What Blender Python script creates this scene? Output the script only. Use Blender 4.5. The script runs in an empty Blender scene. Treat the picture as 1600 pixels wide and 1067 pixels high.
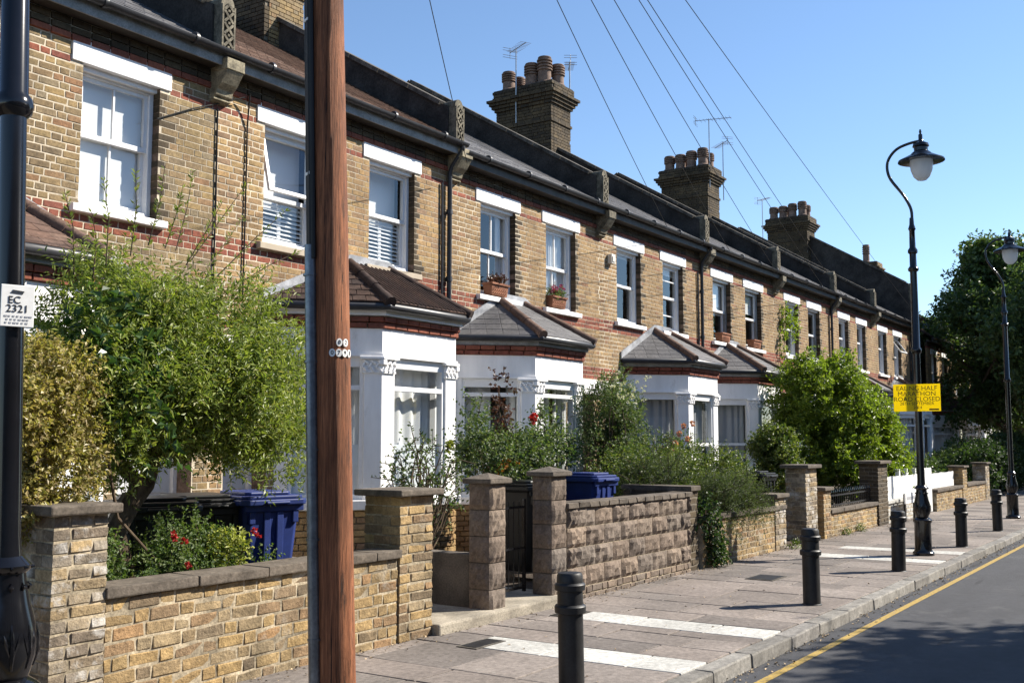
import bpy, math, random
import numpy as np
from mathutils import Vector, Matrix, Euler

random.seed(7); np.random.seed(7)
RNG = np.random.default_rng(11)
SC = bpy.context.scene
COL = SC.collection
R = math.radians

# ------------------------------------------------------------------ camera
cam_data = bpy.data.cameras.new('camera'); cam = bpy.data.objects.new('camera', cam_data)
COL.objects.link(cam); SC.camera = cam
CAM = Vector((0.0, 0.0, 1.65)); HEAD = 33.731; PITCH = 5.419
cam.location = CAM
cam.rotation_euler = (R(90 + PITCH), 0, R(HEAD - 90))
cam_data.sensor_width = 36.0; cam_data.lens = 36.0 * 1655 / 1600
cam_data.clip_start = 0.05; cam_data.clip_end = 2000

# ------------------------------------------------------------------ sky and sun
SUN_EL, SUN_AZ = 38.5, -40.0           # azimuth counter-clockwise from +X
world = bpy.data.worlds.new('World'); SC.world = world; world.use_nodes = True
wn = world.node_tree.nodes; wl = world.node_tree.links
bg = wn['Background']; sky = wn.new('ShaderNodeTexSky'); sky.sky_type = 'NISHITA'
sky.sun_disc = False; sky.sun_elevation = R(SUN_EL); sky.sun_rotation = R(90 - SUN_AZ)
sky.altitude = 50; sky.air_density = 1.0; sky.dust_density = 0.0; sky.ozone_density = 3.8
wl.new(sky.outputs[0], bg.inputs[0]); bg.inputs[1].default_value = 0.090
sd = bpy.data.lights.new('sun', 'SUN'); sd.energy = 5.0; sd.angle = R(0.55); sd.color = (1.0, 0.93, 0.82)
sun = bpy.data.objects.new('sun', sd); COL.objects.link(sun)
sdir = Vector((math.cos(R(SUN_EL)) * math.cos(R(SUN_AZ)), math.cos(R(SUN_EL)) * math.sin(R(SUN_AZ)), math.sin(R(SUN_EL))))
sun.rotation_euler = sdir.to_track_quat('Z', 'Y').to_euler(); sun.location = (20, -20, 25)
SC.view_settings.view_transform = 'Standard'; SC.view_settings.look = 'None'
SC.view_settings.exposure = 1.1; SC.view_settings.gamma = 1.0; SC.view_settings.use_curve_mapping = False
SC.cycles.max_bounces = 6; SC.cycles.transparent_max_bounces = 10
SC.cycles.caustics_reflective = False; SC.cycles.caustics_refractive = False

_F = Vector((math.cos(R(HEAD)) * math.cos(R(PITCH)), math.sin(R(HEAD)) * math.cos(R(PITCH)), math.sin(R(PITCH))))
_R = Vector((math.sin(R(HEAD)), -math.cos(R(HEAD)), 0)); _U = _R.cross(_F)
def proj(p):
    d = Vector(p) - CAM; z = d.dot(_F)
    if z < .1: return (-9999, -9999, z)
    return (800 + 1655 * d.dot(_R) / z, 533.5 - 1655 * d.dot(_U) / z, z)

# ------------------------------------------------------------------ mesh helpers
class MB:
    def __init__(s): s.v = []; s.f = []; s.m = []
    def add(s, vs, fs, mi=0):
        o = len(s.v); s.v += [tuple(v) for v in vs]; s.f += [tuple(i + o for i in f) for f in fs]; s.m += [mi] * len(fs); return s
    def box(s, x0, x1, y0, y1, z0, z1, mi=0):
        return s.add([(x0,y0,z0),(x1,y0,z0),(x1,y1,z0),(x0,y1,z0),(x0,y0,z1),(x1,y0,z1),(x1,y1,z1),(x0,y1,z1)],
                     [(0,3,2,1),(4,5,6,7),(0,1,5,4),(1,2,6,5),(2,3,7,6),(3,0,4,7)], mi)
    def obox(s, c, ax, ay, az, mi=0):
        c, ax, ay, az = Vector(c), Vector(ax), Vector(ay), Vector(az)
        vs = [c + a*ax + b*ay + d*az for d in (-1,1) for (a,b) in ((-1,-1),(1,-1),(1,1),(-1,1))]
        return s.add(vs, [(0,3,2,1),(4,5,6,7),(0,1,5,4),(1,2,6,5),(2,3,7,6),(3,0,4,7)], mi)
    def bar(s, a, b, w, h, up=(0,0,1), mi=0):
        a, b = Vector(a), Vector(b); d = (b - a); L = d.length; d.normalize(); up = Vector(up)
        sx = d.cross(up)
        if sx.length < 1e-4: sx = d.cross(Vector((1,0,0)))
        sx.normalize(); su = sx.cross(d)
        return s.obox((a + b) / 2, d * L / 2, sx * w / 2, su * h / 2, mi)
    def prism(s, pts, z0, z1, mi=0):
        n = len(pts)
        vs = [(x, y, z0) for x, y in pts] + [(x, y, z1) for x, y in pts]
        fs = [tuple(range(n - 1, -1, -1)), tuple(range(n, 2 * n))] + [(i, (i+1) % n, n + (i+1) % n, n + i) for i in range(n)]
        return s.add(vs, fs, mi)
    def prism_x(s, pts, x0, x1, mi=0):      # pts in (y,z)
        n = len(pts)
        vs = [(x0, y, z) for y, z in pts] + [(x1, y, z) for y, z in pts]
        fs = [tuple(range(n)), tuple(range(2*n - 1, n - 1, -1))] + [(i, n + i, n + (i+1) % n, (i+1) % n) for i in range(n)]
        return s.add(vs, fs, mi)
    def tube(s, path, r, n=8, mi=0, caps=True):
        P = [Vector(p) for p in path]; k = len(P); rs = r if isinstance(r, (list, tuple)) else [r] * k
        o = len(s.v); ref = None
        for i, p in enumerate(P):
            d = (P[min(i+1, k-1)] - P[max(i-1, 0)]).normalized()
            if ref is None: ref = Vector((0,0,1)) if abs(d.z) < .9 else Vector((1,0,0))
            a = d.cross(ref)
            if a.length < 1e-5: a = d.cross(Vector((0,1,0)))
            a.normalize(); b = d.cross(a); ref = -b if False else ref
            for j in range(n):
                t = 2 * math.pi * j / n; s.v.append(tuple(p + a * math.cos(t) * rs[i] + b * math.sin(t) * rs[i]))
        for i in range(k - 1):
            for j in range(n):
                s.f.append((o + i*n + j, o + i*n + (j+1) % n, o + (i+1)*n + (j+1) % n, o + (i+1)*n + j)); s.m.append(mi)
        if caps:
            s.f.append(tuple(o + j for j in range(n - 1, -1, -1))); s.m.append(mi)
            s.f.append(tuple(o + (k-1)*n + j for j in range(n))); s.m.append(mi)
        return s
    def lathe(s, prof, n=20, c=(0,0,0), mi=0):
        o = len(s.v); k = len(prof)
        for r, z in prof:
            for j in range(n):
                t = 2 * math.pi * j / n; s.v.append((c[0] + r * math.cos(t), c[1] + r * math.sin(t), c[2] + z))
        for i in range(k - 1):
            for j in range(n):
                s.f.append((o + i*n + j, o + i*n + (j+1) % n, o + (i+1)*n + (j+1) % n, o + (i+1)*n + j)); s.m.append(mi)
        s.f.append(tuple(o + j for j in range(n - 1, -1, -1))); s.m.append(mi)
        s.f.append(tuple(o + (k-1)*n + j for j in range(n))); s.m.append(mi)
        return s
    def build(s, name, mats, parent=None, smooth=False, bevel=0, loc=None):
        me = bpy.data.meshes.new(name); me.from_pydata(s.v, [], s.f); 
        mats = mats if isinstance(mats, (list, tuple)) else [mats]
        for m in mats: me.materials.append(m)
        if len(mats) > 1: me.polygons.foreach_set('material_index', s.m)
        if smooth:
            me.polygons.foreach_set('use_smooth', [True] * len(s.f))
            me.set_sharp_from_angle(angle=R(38))
        me.validate(); me.update()
        o = bpy.data.objects.new(name, me); COL.objects.link(o)
        if parent: o.parent = parent
        if loc: o.location = loc
        if bevel:
            b = o.modifiers.new('bevel', 'BEVEL'); b.width = bevel; b.segments = 2; b.limit_method = 'ANGLE'
        return o

def empty(name, loc=(0,0,0), rz=0):
    o = bpy.data.objects.new(name, None); COL.objects.link(o); o.location = loc; o.rotation_euler = (0,0,rz)
    o.empty_display_size = .2; return o
def tag(o, label=None, cat=None, group=None, kind=None):
    if label: o['label'] = label
    if cat: o['category'] = cat
    if group: o['group'] = group
    if kind or cat: o['kind'] = kind or 'thing'
    return o
def copy_tree(o, parent=None):
    c = o.copy(); COL.objects.link(c); c.parent = parent
    for ch in list(o.children): copy_tree(ch, c)
    return c
def np_mesh(name, V, F, mat):
    me = bpy.data.meshes.new(name); V = np.asarray(V, np.float32).reshape(-1, 3); F = np.asarray(F, np.int32); k = F.shape[1]; n = len(F)
    me.vertices.add(len(V)); me.vertices.foreach_set('co', V.ravel())
    me.loops.add(n * k); me.loops.foreach_set('vertex_index', F.ravel())
    me.polygons.add(n); me.polygons.foreach_set('loop_start', np.arange(0, n * k, k, dtype=np.int32))
    me.update(calc_edges=True); me.shade_flat(); me.materials.append(mat); return me
def mobj(name, me, parent=None, loc=None):
    o = bpy.data.objects.new(name, me); COL.objects.link(o)
    if parent: o.parent = parent
    if loc: o.location = loc
    return o
def text_mesh(txt, size, mat, name, parent, loc, rot, extrude=.0008, align='CENTER', sx=1.0):
    cu = bpy.data.curves.new('t', 'FONT'); cu.body = txt; cu.size = size; cu.extrude = extrude; cu.align_x = align; cu.align_y = 'CENTER'; cu.resolution_u = 3
    to = bpy.data.objects.new('t', cu); COL.objects.link(to)
    dg = bpy.context.evaluated_depsgraph_get(); me = bpy.data.meshes.new_from_object(to.evaluated_get(dg))
    bpy.data.objects.remove(to); bpy.data.curves.remove(cu)
    me.materials.clear(); me.materials.append(mat); me.name = name
    o = mobj(name, me, parent, loc); o.rotation_euler = rot; o.scale = (sx, 1, 1); return o

# ------------------------------------------------------------------ materials
ALB = .78        # overall reflectance trim
def new_mat(name, base=(.5,.5,.5), rough=.7, metal=0.0, spec=.5):
    m = bpy.data.materials.new(name); m.use_nodes = True; nt = m.node_tree; b = nt.nodes['Principled BSDF']
    b.inputs['Base Color'].default_value = (*base, 1); b.inputs['Roughness'].default_value = rough
    b.inputs['Metallic'].default_value = metal; b.inputs['Specular IOR Level'].default_value = spec
    return m, nt, b
def N(nt, t, **k):
    n = nt.nodes.new(t)
    for a, v in k.items(): setattr(n, a, v)
    return n
def noise(nt, scale, detail=3, rough=.55, vec=None, stretch=None):
    n = N(nt, 'ShaderNodeTexNoise'); n.inputs['Scale'].default_value = scale; n.inputs['Detail'].default_value = detail; n.inputs['Roughness'].default_value = rough
    if vec is None:
        g = N(nt, 'ShaderNodeNewGeometry'); vec = g.outputs['Position']
    if stretch:
        mp = N(nt, 'ShaderNodeMapping'); mp.inputs['Scale'].default_value = stretch; nt.links.new(vec, mp.inputs[0]); vec = mp.outputs[0]
    nt.links.new(vec, n.inputs['Vector']); return n.outputs['Fac']
def ramp(nt, fac, stops, interp='LINEAR'):
    r = N(nt, 'ShaderNodeValToRGB'); cr = r.color_ramp; cr.interpolation = interp
    while len(cr.elements) < len(stops): cr.elements.new(.5)
    for e, (p, c) in zip(cr.elements, stops): e.position = p; e.color = (*c, 1) if len(c) == 3 else c
    nt.links.new(fac, r.inputs[0]); return r.outputs[0]
def mixc(nt, a, b, fac, mode='MIX'):
    n = N(nt, 'ShaderNodeMix', data_type='RGBA', blend_type=mode)
    for s, v in ((6, a), (7, b)):
        if isinstance(v, tuple): n.inputs[s].default_value = (*v, 1)
        else: nt.links.new(v, n.inputs[s])
    if isinstance(fac, (int, float)): n.inputs[0].default_value = fac
    else: nt.links.new(fac, n.inputs[0])
    return n.outputs[2]
def gray(nt, fac, lo, hi, p0=.3, p1=.7): return ramp(nt, fac, [(p0, (lo,)*3), (p1, (hi,)*3)])
def bump(nt, b, h, strength=.3, dist=.004):
    n = N(nt, 'ShaderNodeBump'); n.inputs['Strength'].default_value = strength; n.inputs['Distance'].default_value = dist
    nt.links.new(h, n.inputs['Height']); nt.links.new(n.outputs[0], b.inputs['Normal'])
def rnd_out(nt, kind):
    if kind == 'o': return N(nt, 'ShaderNodeObjectInfo').outputs['Random']
    return N(nt, 'ShaderNodeNewGeometry').outputs['Random Per Island']

def simple(name, base, rough=.7, var=.15, scale=8, fine=60, bstr=.15, bdist=.003, metal=0.0, spec=.4):
    base = tuple(v * ALB for v in base); m, nt, b = new_mat(name, base, rough, metal, spec)
    c = mixc(nt, base, gray(nt, noise(nt, scale, 4), 1 - var * 2, 1 + var), 1.0, 'MULTIPLY')
    c = mixc(nt, c, gray(nt, noise(nt, fine, 2), 1 - var, 1 + var), 1.0, 'MULTIPLY')
    nt.links.new(c, b.inputs['Base Color'])
    if bstr: bump(nt, b, noise(nt, fine, 4), bstr, bdist)
    return m
MAT = {}
def piece_mat(key, stops, rough=.88, stain=.35, stain_scale=1.6, fine=70, bstr=.5, bdist=.006, spec=.25, dirt=None):
    for kind in 'oi':
        m, nt, b = new_mat(key + '_' + kind, (.4,.3,.2), rough, 0, spec)
        c = ramp(nt, rnd_out(nt, kind), stops)
        if key.startswith('stock') or key == 'garden_brick': c = mixc(nt, c, (1.04,.98,.84), 1.0, 'MULTIPLY')
        c = mixc(nt, c, gray(nt, noise(nt, stain_scale, 5, .6), 1 - stain, 1.12), 1.0, 'MULTIPLY')
        c = mixc(nt, c, gray(nt, noise(nt, 22, 4, .65), .68, 1.25), 1.0, 'MULTIPLY')
        c = mixc(nt, c, gray(nt, noise(nt, fine, 3), .78, 1.18), 1.0, 'MULTIPLY')
        if dirt:      # efflorescence / soot with its own patches
            col, sc_, lo, hi = dirt; col = tuple(v * ALB for v in col)
            c = mixc(nt, c, col, gray(nt, noise(nt, sc_, 6, .7, stretch=(1.5,1.5,.45) if key.startswith('stock') else None), 0, .85, lo, hi))
        if key == 'paving': c = mixc(nt, c, (.085,.075,.068), gray(nt, noise(nt, 19, 2, .4), 0, .55, .70, .76)); c = mixc(nt, c, (.11,.095,.085), gray(nt, noise(nt, .8, 6, .75), 0, .55, .56, .75))
        nt.links.new(c, b.inputs['Base Color']); bump(nt, b, noise(nt, fine * .6, 5, .65), bstr, bdist)
        MAT[key + '_' + kind] = m
def S(*cs): cs = [tuple(v * ALB for v in c) for c in cs]; return [(i / (len(cs) - 1), c) for i, c in enumerate(cs)]
# London stock brick: sooty olive house, cleaned yellow house, tan houses, garden walls
piece_mat('stock_olive', S((.20,.155,.105),(.29,.215,.13),(.36,.275,.155),(.24,.19,.135),(.40,.29,.15),(.27,.225,.165),(.32,.235,.145),(.33,.19,.115)), stain=.34, dirt=((.13,.11,.09), 1.3, .54, .95))
piece_mat('stock_yellow', S((.40,.275,.15),(.47,.335,.18),(.32,.21,.135),(.53,.385,.21),(.45,.30,.16),(.34,.235,.17),(.51,.35,.19),(.28,.19,.13)), stain=.34, dirt=((.17,.13,.10), 1.1, .56, .98))
piece_mat('stock_tan', S((.31,.215,.13),(.40,.28,.165),(.35,.245,.145),(.45,.32,.18),(.28,.195,.125),(.41,.28,.155),(.36,.26,.16),(.34,.20,.13)), stain=.38, dirt=((.14,.115,.09), .9, .53, .95))
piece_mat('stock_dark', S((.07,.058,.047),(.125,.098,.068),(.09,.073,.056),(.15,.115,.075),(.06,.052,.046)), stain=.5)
piece_mat('garden_brick', S((.36,.27,.16),(.46,.33,.18),(.53,.385,.20),(.38,.31,.22),(.50,.365,.20),(.29,.235,.175),(.47,.30,.17),(.24,.20,.155)), stain=.5, stain_scale=3.4, bstr=.9, bdist=.012, dirt=((.47,.43,.36), 2.6, .58, .74))
piece_mat('pier_brick', S((.22,.18,.135),(.34,.265,.18),(.46,.33,.17),(.38,.32,.24),(.26,.205,.15),(.42,.36,.28)), stain=.5, stain_scale=4, bstr=.9, bdist=.012, dirt=((.66,.63,.58), 4.2, .50, .64))
piece_mat('red_brick', S((.29,.09,.055),(.36,.12,.07),(.24,.08,.055),(.33,.105,.065),(.26,.10,.07)), stain=.3)
piece_mat('slate', S((.105,.102,.105),(.145,.140,.142),(.12,.117,.122),(.165,.158,.156)), rough=.6, stain=.25, bstr=.2, spec=.4)
piece_mat('clay_tile', S((.17,.10,.072),(.215,.13,.095),(.14,.088,.068),(.235,.15,.11),(.185,.118,.09)), stain=.4, stain_scale=3, bstr=.4)
piece_mat('pantile', S((.085,.052,.04),(.12,.07,.05),(.065,.045,.04),(.105,.062,.045)), stain=.5, stain_scale=5, bstr=.5, dirt=((.20,.19,.15), 16, .66, .76))
piece_mat('paving', S((.262,.222,.196),(.31,.264,.232),(.21,.182,.163),(.335,.288,.254),(.285,.248,.222),(.18,.158,.143),(.275,.24,.213)), rough=.9, stain=.28, stain_scale=1.2, fine=120, bstr=.25, dirt=((.42,.39,.35), 3.2, .63, .78))
piece_mat('paving_pale', S((.55,.54,.50),(.62,.61,.57),(.58,.57,.53)), rough=.9, stain=.2, fine=120, bstr=.2, dirt=((.36,.34,.31), 5, .62, .8))
piece_mat('kerbstone', S((.29,.27,.24),(.37,.35,.315),(.25,.235,.21),(.33,.31,.285)), rough=.85, stain=.4, stain_scale=5, fine=110, bstr=.5)
piece_mat('rock_block', S((.235,.18,.14),(.29,.22,.165),(.20,.16,.13),(.265,.205,.16),(.22,.185,.155),(.31,.235,.175)), rough=.95, stain=.35, stain_scale=3, fine=60, bstr=.7, bdist=.01)
piece_mat('coping_stone', S((.15,.125,.10),(.20,.165,.13),(.17,.145,.12)), rough=.95, stain=.45, stain_scale=5, bstr=.6, dirt=((.30,.28,.23), 14, .66, .78))
M = {}
M['mortar'] = simple('mortar', (.70,.60,.45), .95, .2, 3)
M['reveal'] = simple('reveal_brick', (.22,.15,.11), .95, .3, 9)  # opening reveals coloured darker, the shade of the recess put into the brick
M['mortar_dark'] = simple('mortar_dark', (.20,.17,.13), .95, .2, 3)
M['mortar_garden'] = simple('mortar_garden', (.47,.39,.27), .95, .35, 5)
def white_paint(name, base, rough=.5):
    m, nt, b = new_mat(name, base, rough, 0, .4)
    c = mixc(nt, base, gray(nt, noise(nt, 5, 5, .65, stretch=(1,1,.25)), .86, 1.03), 1.0, 'MULTIPLY')
    c = mixc(nt, c, (.42,.39,.33), gray(nt, noise(nt, 7, 6, .72, stretch=(1,1,.35)), 0, .55, .58, .78))
    nt.links.new(c, b.inputs['Base Color']); bump(nt, b, noise(nt, 70, 3), .12, .003); return m
M['white'] = white_paint('white_masonry_paint', (.88,.87,.86), .6)
M['upvc'] = simple('white_gloss_paint', (.98,.98,.98), .3, .03, 4, bstr=0)
M['cream'] = white_paint('cream_render', (.72,.68,.60), .75)
M['stone'] = white_paint('sill_stone', (.44,.37,.28), .85)
M['stone_carved'] = simple('carved_stone', (.36,.31,.21), .9, .3, 9, 50, .5, .006)
M['stone_dark'] = simple('weathered_carved_stone', (.20,.175,.125), .9, .35, 9, 50, .5, .006)
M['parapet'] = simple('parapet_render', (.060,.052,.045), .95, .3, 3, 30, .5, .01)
M['coping'] = simple('parapet_coping', (.13,.115,.095), .95, .35, 6, 40, .5, .01)
M['lead'] = simple('lead_flashing', (.42,.43,.45), .5, .2, 6, metal=.2)
M['gutter'] = simple('gutter_plastic', (.045,.045,.05), .4, .15, 5, bstr=0)
M['grey_fascia'] = simple('painted_fascia', (.34,.34,.33), .6, .2, 6)
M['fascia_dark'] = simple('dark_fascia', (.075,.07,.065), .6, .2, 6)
M['black_iron'] = simple('black_gloss_iron', (.008,.008,.010), .16, .1, 8, 40, .05, .002, spec=.5)
M['bollard'] = simple('bollard_paint', (.017,.017,.018), .5, .3, 9, 60, .2, .002)
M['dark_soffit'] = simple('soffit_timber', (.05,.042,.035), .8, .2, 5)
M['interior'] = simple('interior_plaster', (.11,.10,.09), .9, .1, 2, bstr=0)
M['terracotta'] = simple('terracotta', (.36,.15,.08), .85, .2, 8)
M['pot'] = simple('chimney_pot_clay', (.25,.165,.125), .85, .28, 6)
M['plastic_black'] = simple('bin_plastic_black', (.016,.017,.018), .4, .15, 4, 90, .1, .001)
M['plastic_blue'] = simple('bin_plastic_blue', (.026,.048,.20), .42, .12, 4, 90, .1, .001)
M['rubber'] = simple('wheel_rubber', (.02,.02,.02), .8, .1)
M['sticker'] = simple('pale_sticker', (.62,.62,.60), .6, .05)
M['concrete'] = simple('concrete', (.33,.30,.26), .95, .25, 4, 70, .4, .005)
M['concrete_step'] = simple('worn_concrete', (.42,.37,.29), .95, .25, 3, 60, .5, .006)
M['soil'] = simple('garden_soil', (.07,.05,.035), .95, .35, 3, 30, .8, .03)
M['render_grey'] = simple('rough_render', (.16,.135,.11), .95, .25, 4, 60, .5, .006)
M['steel'] = simple('galvanised_steel', (.20,.225,.26), .34, .15, 10, 50, .05, .001, metal=.75)
M['cable'] = simple('cable_black', (.012,.012,.012), .6, .1, bstr=0)
M['alu'] = simple('aerial_aluminium', (.42,.43,.45), .4, .1, metal=.8, bstr=0)
M['badge'] = simple('white_badge', (1.0,.99,.95), .5, .04, bstr=0)
M['ink'] = simple('black_print', (.012,.012,.012), .6, .02, bstr=0)
M['ink_grey'] = simple('faint_print', (.42,.43,.46), .6, .02, bstr=0)
M['fence_white'] = white_paint('fence_paint', (.82,.82,.80), .5)
M['door_blue'] = simple('door_paint_blue', (.04,.07,.12), .35, .06, bstr=0)
M['door_green'] = simple('door_paint_green', (.03,.08,.05), .35, .06, bstr=0)
M['door_white'] = simple('door_paint_white', (.75,.76,.78), .35, .05, bstr=0)
M['leaf_litter'] = simple('dry_leaf', (.50,.38,.24), .9, .4, 30, bstr=0)
def curtain_mat(name, base, tr=.45):
    m, nt, b = new_mat(name, base, .9, 0, .1)
    t = N(nt, 'ShaderNodeBsdfTranslucent'); t.inputs[0].default_value = (*base, 1)
    mx = N(nt, 'ShaderNodeMixShader'); mx.inputs[0].default_value = tr
    nt.links.new(b.outputs[0], mx.inputs[1]); nt.links.new(t.outputs[0], mx.inputs[2]); nt.links.new(mx.outputs[0], nt.nodes['Material Output'].inputs[0]); return m
M['curtain'] = curtain_mat('curtain_cloth', (.82,.82,.82), .2)
M['curtain_dim'] = curtain_mat('curtain_cloth_grey', (.50,.51,.53), .3)
M['film'] = curtain_mat('frosted_film', (.80,.83,.86), .15)
def glass_mat():
    m = bpy.data.materials.new('window_glass'); m.use_nodes = True; nt = m.node_tree; nt.nodes.remove(nt.nodes['Principled BSDF'])
    t = N(nt, 'ShaderNodeBsdfTransparent'); t.inputs[0].default_value = (.94,.96,.96,1)
    g = N(nt, 'ShaderNodeBsdfGlossy'); g.inputs['Roughness'].default_value = .015; g.inputs['Color'].default_value = (.96,.98,1,1)
    ge = N(nt, 'ShaderNodeNewGeometry'); dt = N(nt, 'ShaderNodeVectorMath', operation='DOT_PRODUCT'); nt.links.new(ge.outputs['Incoming'], dt.inputs[0]); nt.links.new(ge.outputs['Normal'], dt.inputs[1])
    ab = N(nt, 'ShaderNodeMath', operation='ABSOLUTE'); nt.links.new(dt.outputs['Value'], ab.inputs[0]); om = N(nt, 'ShaderNodeMath', operation='SUBTRACT'); om.inputs[0].default_value = 1.0; nt.links.new(ab.outputs[0], om.inputs[1])
    fr = N(nt, 'ShaderNodeMath', operation='POWER'); nt.links.new(om.outputs[0], fr.inputs[0]); fr.inputs[1].default_value = 4.0
    bp = N(nt, 'ShaderNodeBump'); bp.inputs['Strength'].default_value = .05; bp.inputs['Distance'].default_value = .02
    nt.links.new(noise(nt, 2.2, 1), bp.inputs['Height']); nt.links.new(bp.outputs[0], g.inputs['Normal'])
    mu = N(nt, 'ShaderNodeMath', operation='MULTIPLY_ADD'); mu.inputs[1].default_value = .9; mu.inputs[2].default_value = .075; mu.use_clamp = True
    nt.links.new(fr.outputs[0], mu.inputs[0])
    mx = N(nt, 'ShaderNodeMixShader'); nt.links.new(mu.outputs[0], mx.inputs[0]); nt.links.new(t.outputs[0], mx.inputs[1]); nt.links.new(g.outputs[0], mx.inputs[2])
    nt.links.new(mx.outputs[0], nt.nodes['Material Output'].inputs[0]); return m
M['glass'] = glass_mat()
def lamp_glass():
    m, nt, b = new_mat('lamp_bowl_glass', (.78,.82,.86), .3, 0, .5)
    t = N(nt, 'ShaderNodeBsdfTranslucent'); t.inputs[0].default_value = (.85,.9,.95,1); mx = N(nt, 'ShaderNodeMixShader'); mx.inputs[0].default_value = .6
    nt.links.new(b.outputs[0], mx.inputs[1]); nt.links.new(t.outputs[0], mx.inputs[2]); nt.links.new(mx.outputs[0], nt.nodes['Material Output'].inputs[0]); return m
M['bowl'] = lamp_glass()
def sign_mat():
    m, nt, b = new_mat('yellow_corrugated_plastic', (.80,.66,.02), .5, 0, .3)
    t = N(nt, 'ShaderNodeBsdfTranslucent'); t.inputs[0].default_value = (.95,.80,.03,1)
    mx = N(nt, 'ShaderNodeMixShader'); mx.inputs[0].default_value = .62
    nt.links.new(b.outputs[0], mx.inputs[1]); nt.links.new(t.outputs[0], mx.inputs[2]); nt.links.new(mx.outputs[0], nt.nodes['Material Output'].inputs[0]); return m
M['sign'] = sign_mat()
def wood_mat():
    m, nt, b = new_mat('creosoted_pole', (.2,.08,.04), .75, 0, .3)
    g1 = noise(nt, 3.0, 6, .7, stretch=(16,16,.5)); g2 = noise(nt, 6.0, 5, .7, stretch=(34,34,.8)); g3 = noise(nt, 1.5, 5, .65, stretch=(3,3,1)); ck = noise(nt, 5.0, 3, .6, stretch=(13,13,.28))
    c = ramp(nt, g1, [(.25,(.09,.032,.016)),(.5,(.27,.10,.044)),(.75,(.42,.175,.080))])
    c = mixc(nt, c, gray(nt, g2, .5, 1.25, .35, .6), 1.0, 'MULTIPLY'); c = mixc(nt, c, gray(nt, g3, .42, 1.2), 1.0, 'MULTIPLY')
    c = mixc(nt, c, (.24,.17,.12), gray(nt, noise(nt, 2.0, 6, .75, stretch=(8,8,1.2)), 0, .4, .62, .78))
    c = mixc(nt, c, (.022,.014,.010), gray(nt, noise(nt, 2.2, 6, .75, stretch=(9,9,.7)), 0, .9, .58, .68))
    cr = gray(nt, ck, 0, 1, .660, .672); c = mixc(nt, c, (.010,.007,.005), cr)
    nt.links.new(c, b.inputs['Base Color'])
    h = N(nt, 'ShaderNodeMath', operation='MULTIPLY_ADD'); nt.links.new(cr, h.inputs[0]); h.inputs[1].default_value = -1.6; nt.links.new(g2, h.inputs[2]); bump(nt, b, h.outputs[0], .8, .008); return m
M['pole'] = wood_mat()
def bark_mat():
    m, nt, b = new_mat('bark', (.1,.07,.05), .95, 0, .2); g = noise(nt, 8, 5, .7, stretch=(3,3,.6))
    nt.links.new(ramp(nt, g, [(.3,(.045,.032,.022)),(.7,(.15,.11,.075))]), b.inputs['Base Color']); bump(nt, b, g, .7, .01); return m
M['bark'] = bark_mat()
def leaf_mat(name, stops, tr=.35, rough=.45):
    m, nt, b = new_mat(name, (.1,.15,.05), rough, 0, .45)
    c = ramp(nt, rnd_out(nt, 'i'), stops)
    c = mixc(nt, c, gray(nt, noise(nt, 2.5, 3), .75, 1.2), 1.0, 'MULTIPLY')
    nt.links.new(c, b.inputs['Base Color'])
    t = N(nt, 'ShaderNodeBsdfTranslucent'); c2 = mixc(nt, c, (1.5,1.6,.7), 1.0, 'MULTIPLY'); nt.links.new(c2, t.inputs[0])
    mx = N(nt, 'ShaderNodeMixShader'); mx.inputs[0].default_value = tr
    nt.links.new(b.outputs[0], mx.inputs[1]); nt.links.new(t.outputs[0], mx.inputs[2]); nt.links.new(mx.outputs[0], nt.nodes['Material Output'].inputs[0]); return m
M['leaf_shrub'] = leaf_mat('leaf_shrub', S((.12,.18,.03),(.21,.28,.05),(.30,.36,.075),(.38,.42,.13),(.16,.23,.045),(.34,.32,.11)))
M['leaf_privet'] = leaf_mat('leaf_golden_privet', S((.20,.20,.05),(.38,.34,.10),(.55,.47,.18),(.34,.25,.12),(.50,.40,.17),(.26,.25,.07)))
M['leaf_broad'] = leaf_mat('leaf_broad', S((.03,.075,.022),(.055,.11,.03),(.08,.14,.035)), rough=.3)
M['leaf_ground'] = leaf_mat('leaf_ground', S((.06,.11,.03),(.11,.18,.045),(.20,.25,.09),(.08,.13,.035)), rough=.55)
M['leaf_rose'] = leaf_mat('leaf_rose', S((.045,.09,.03),(.085,.14,.045),(.14,.19,.065),(.18,.21,.10)), rough=.55)
M['leaf_lav'] = leaf_mat('leaf_lavender', S((.06,.085,.035),(.09,.12,.05),(.12,.15,.075),(.07,.10,.03)), rough=.6)
M['leaf_hedge'] = leaf_mat('leaf_hedge', S((.05,.09,.02),(.09,.14,.03),(.15,.19,.045),(.20,.22,.06)))
M['leaf_bush'] = leaf_mat('leaf_bush', S((.10,.16,.02),(.18,.26,.03),(.28,.35,.045),(.13,.19,.025)), tr=.42)
M['leaf_tree'] = leaf_mat('leaf_tree', S((.045,.085,.025),(.07,.12,.034),(.10,.155,.045),(.13,.18,.06)), tr=.3)
M['leaf_ivy'] = leaf_mat('leaf_ivy', S((.02,.05,.015),(.04,.075,.02),(.06,.10,.03)), rough=.55)
M['leaf_dark_red'] = leaf_mat('leaf_purple', S((.05,.02,.02),(.09,.03,.025),(.05,.035,.02)))
def petal(name, col): 
    return leaf_mat(name, S(col, tuple(c * .7 for c in col), tuple(min(1, c * 1.15) for c in col)), tr=.3, rough=.6)
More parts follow.
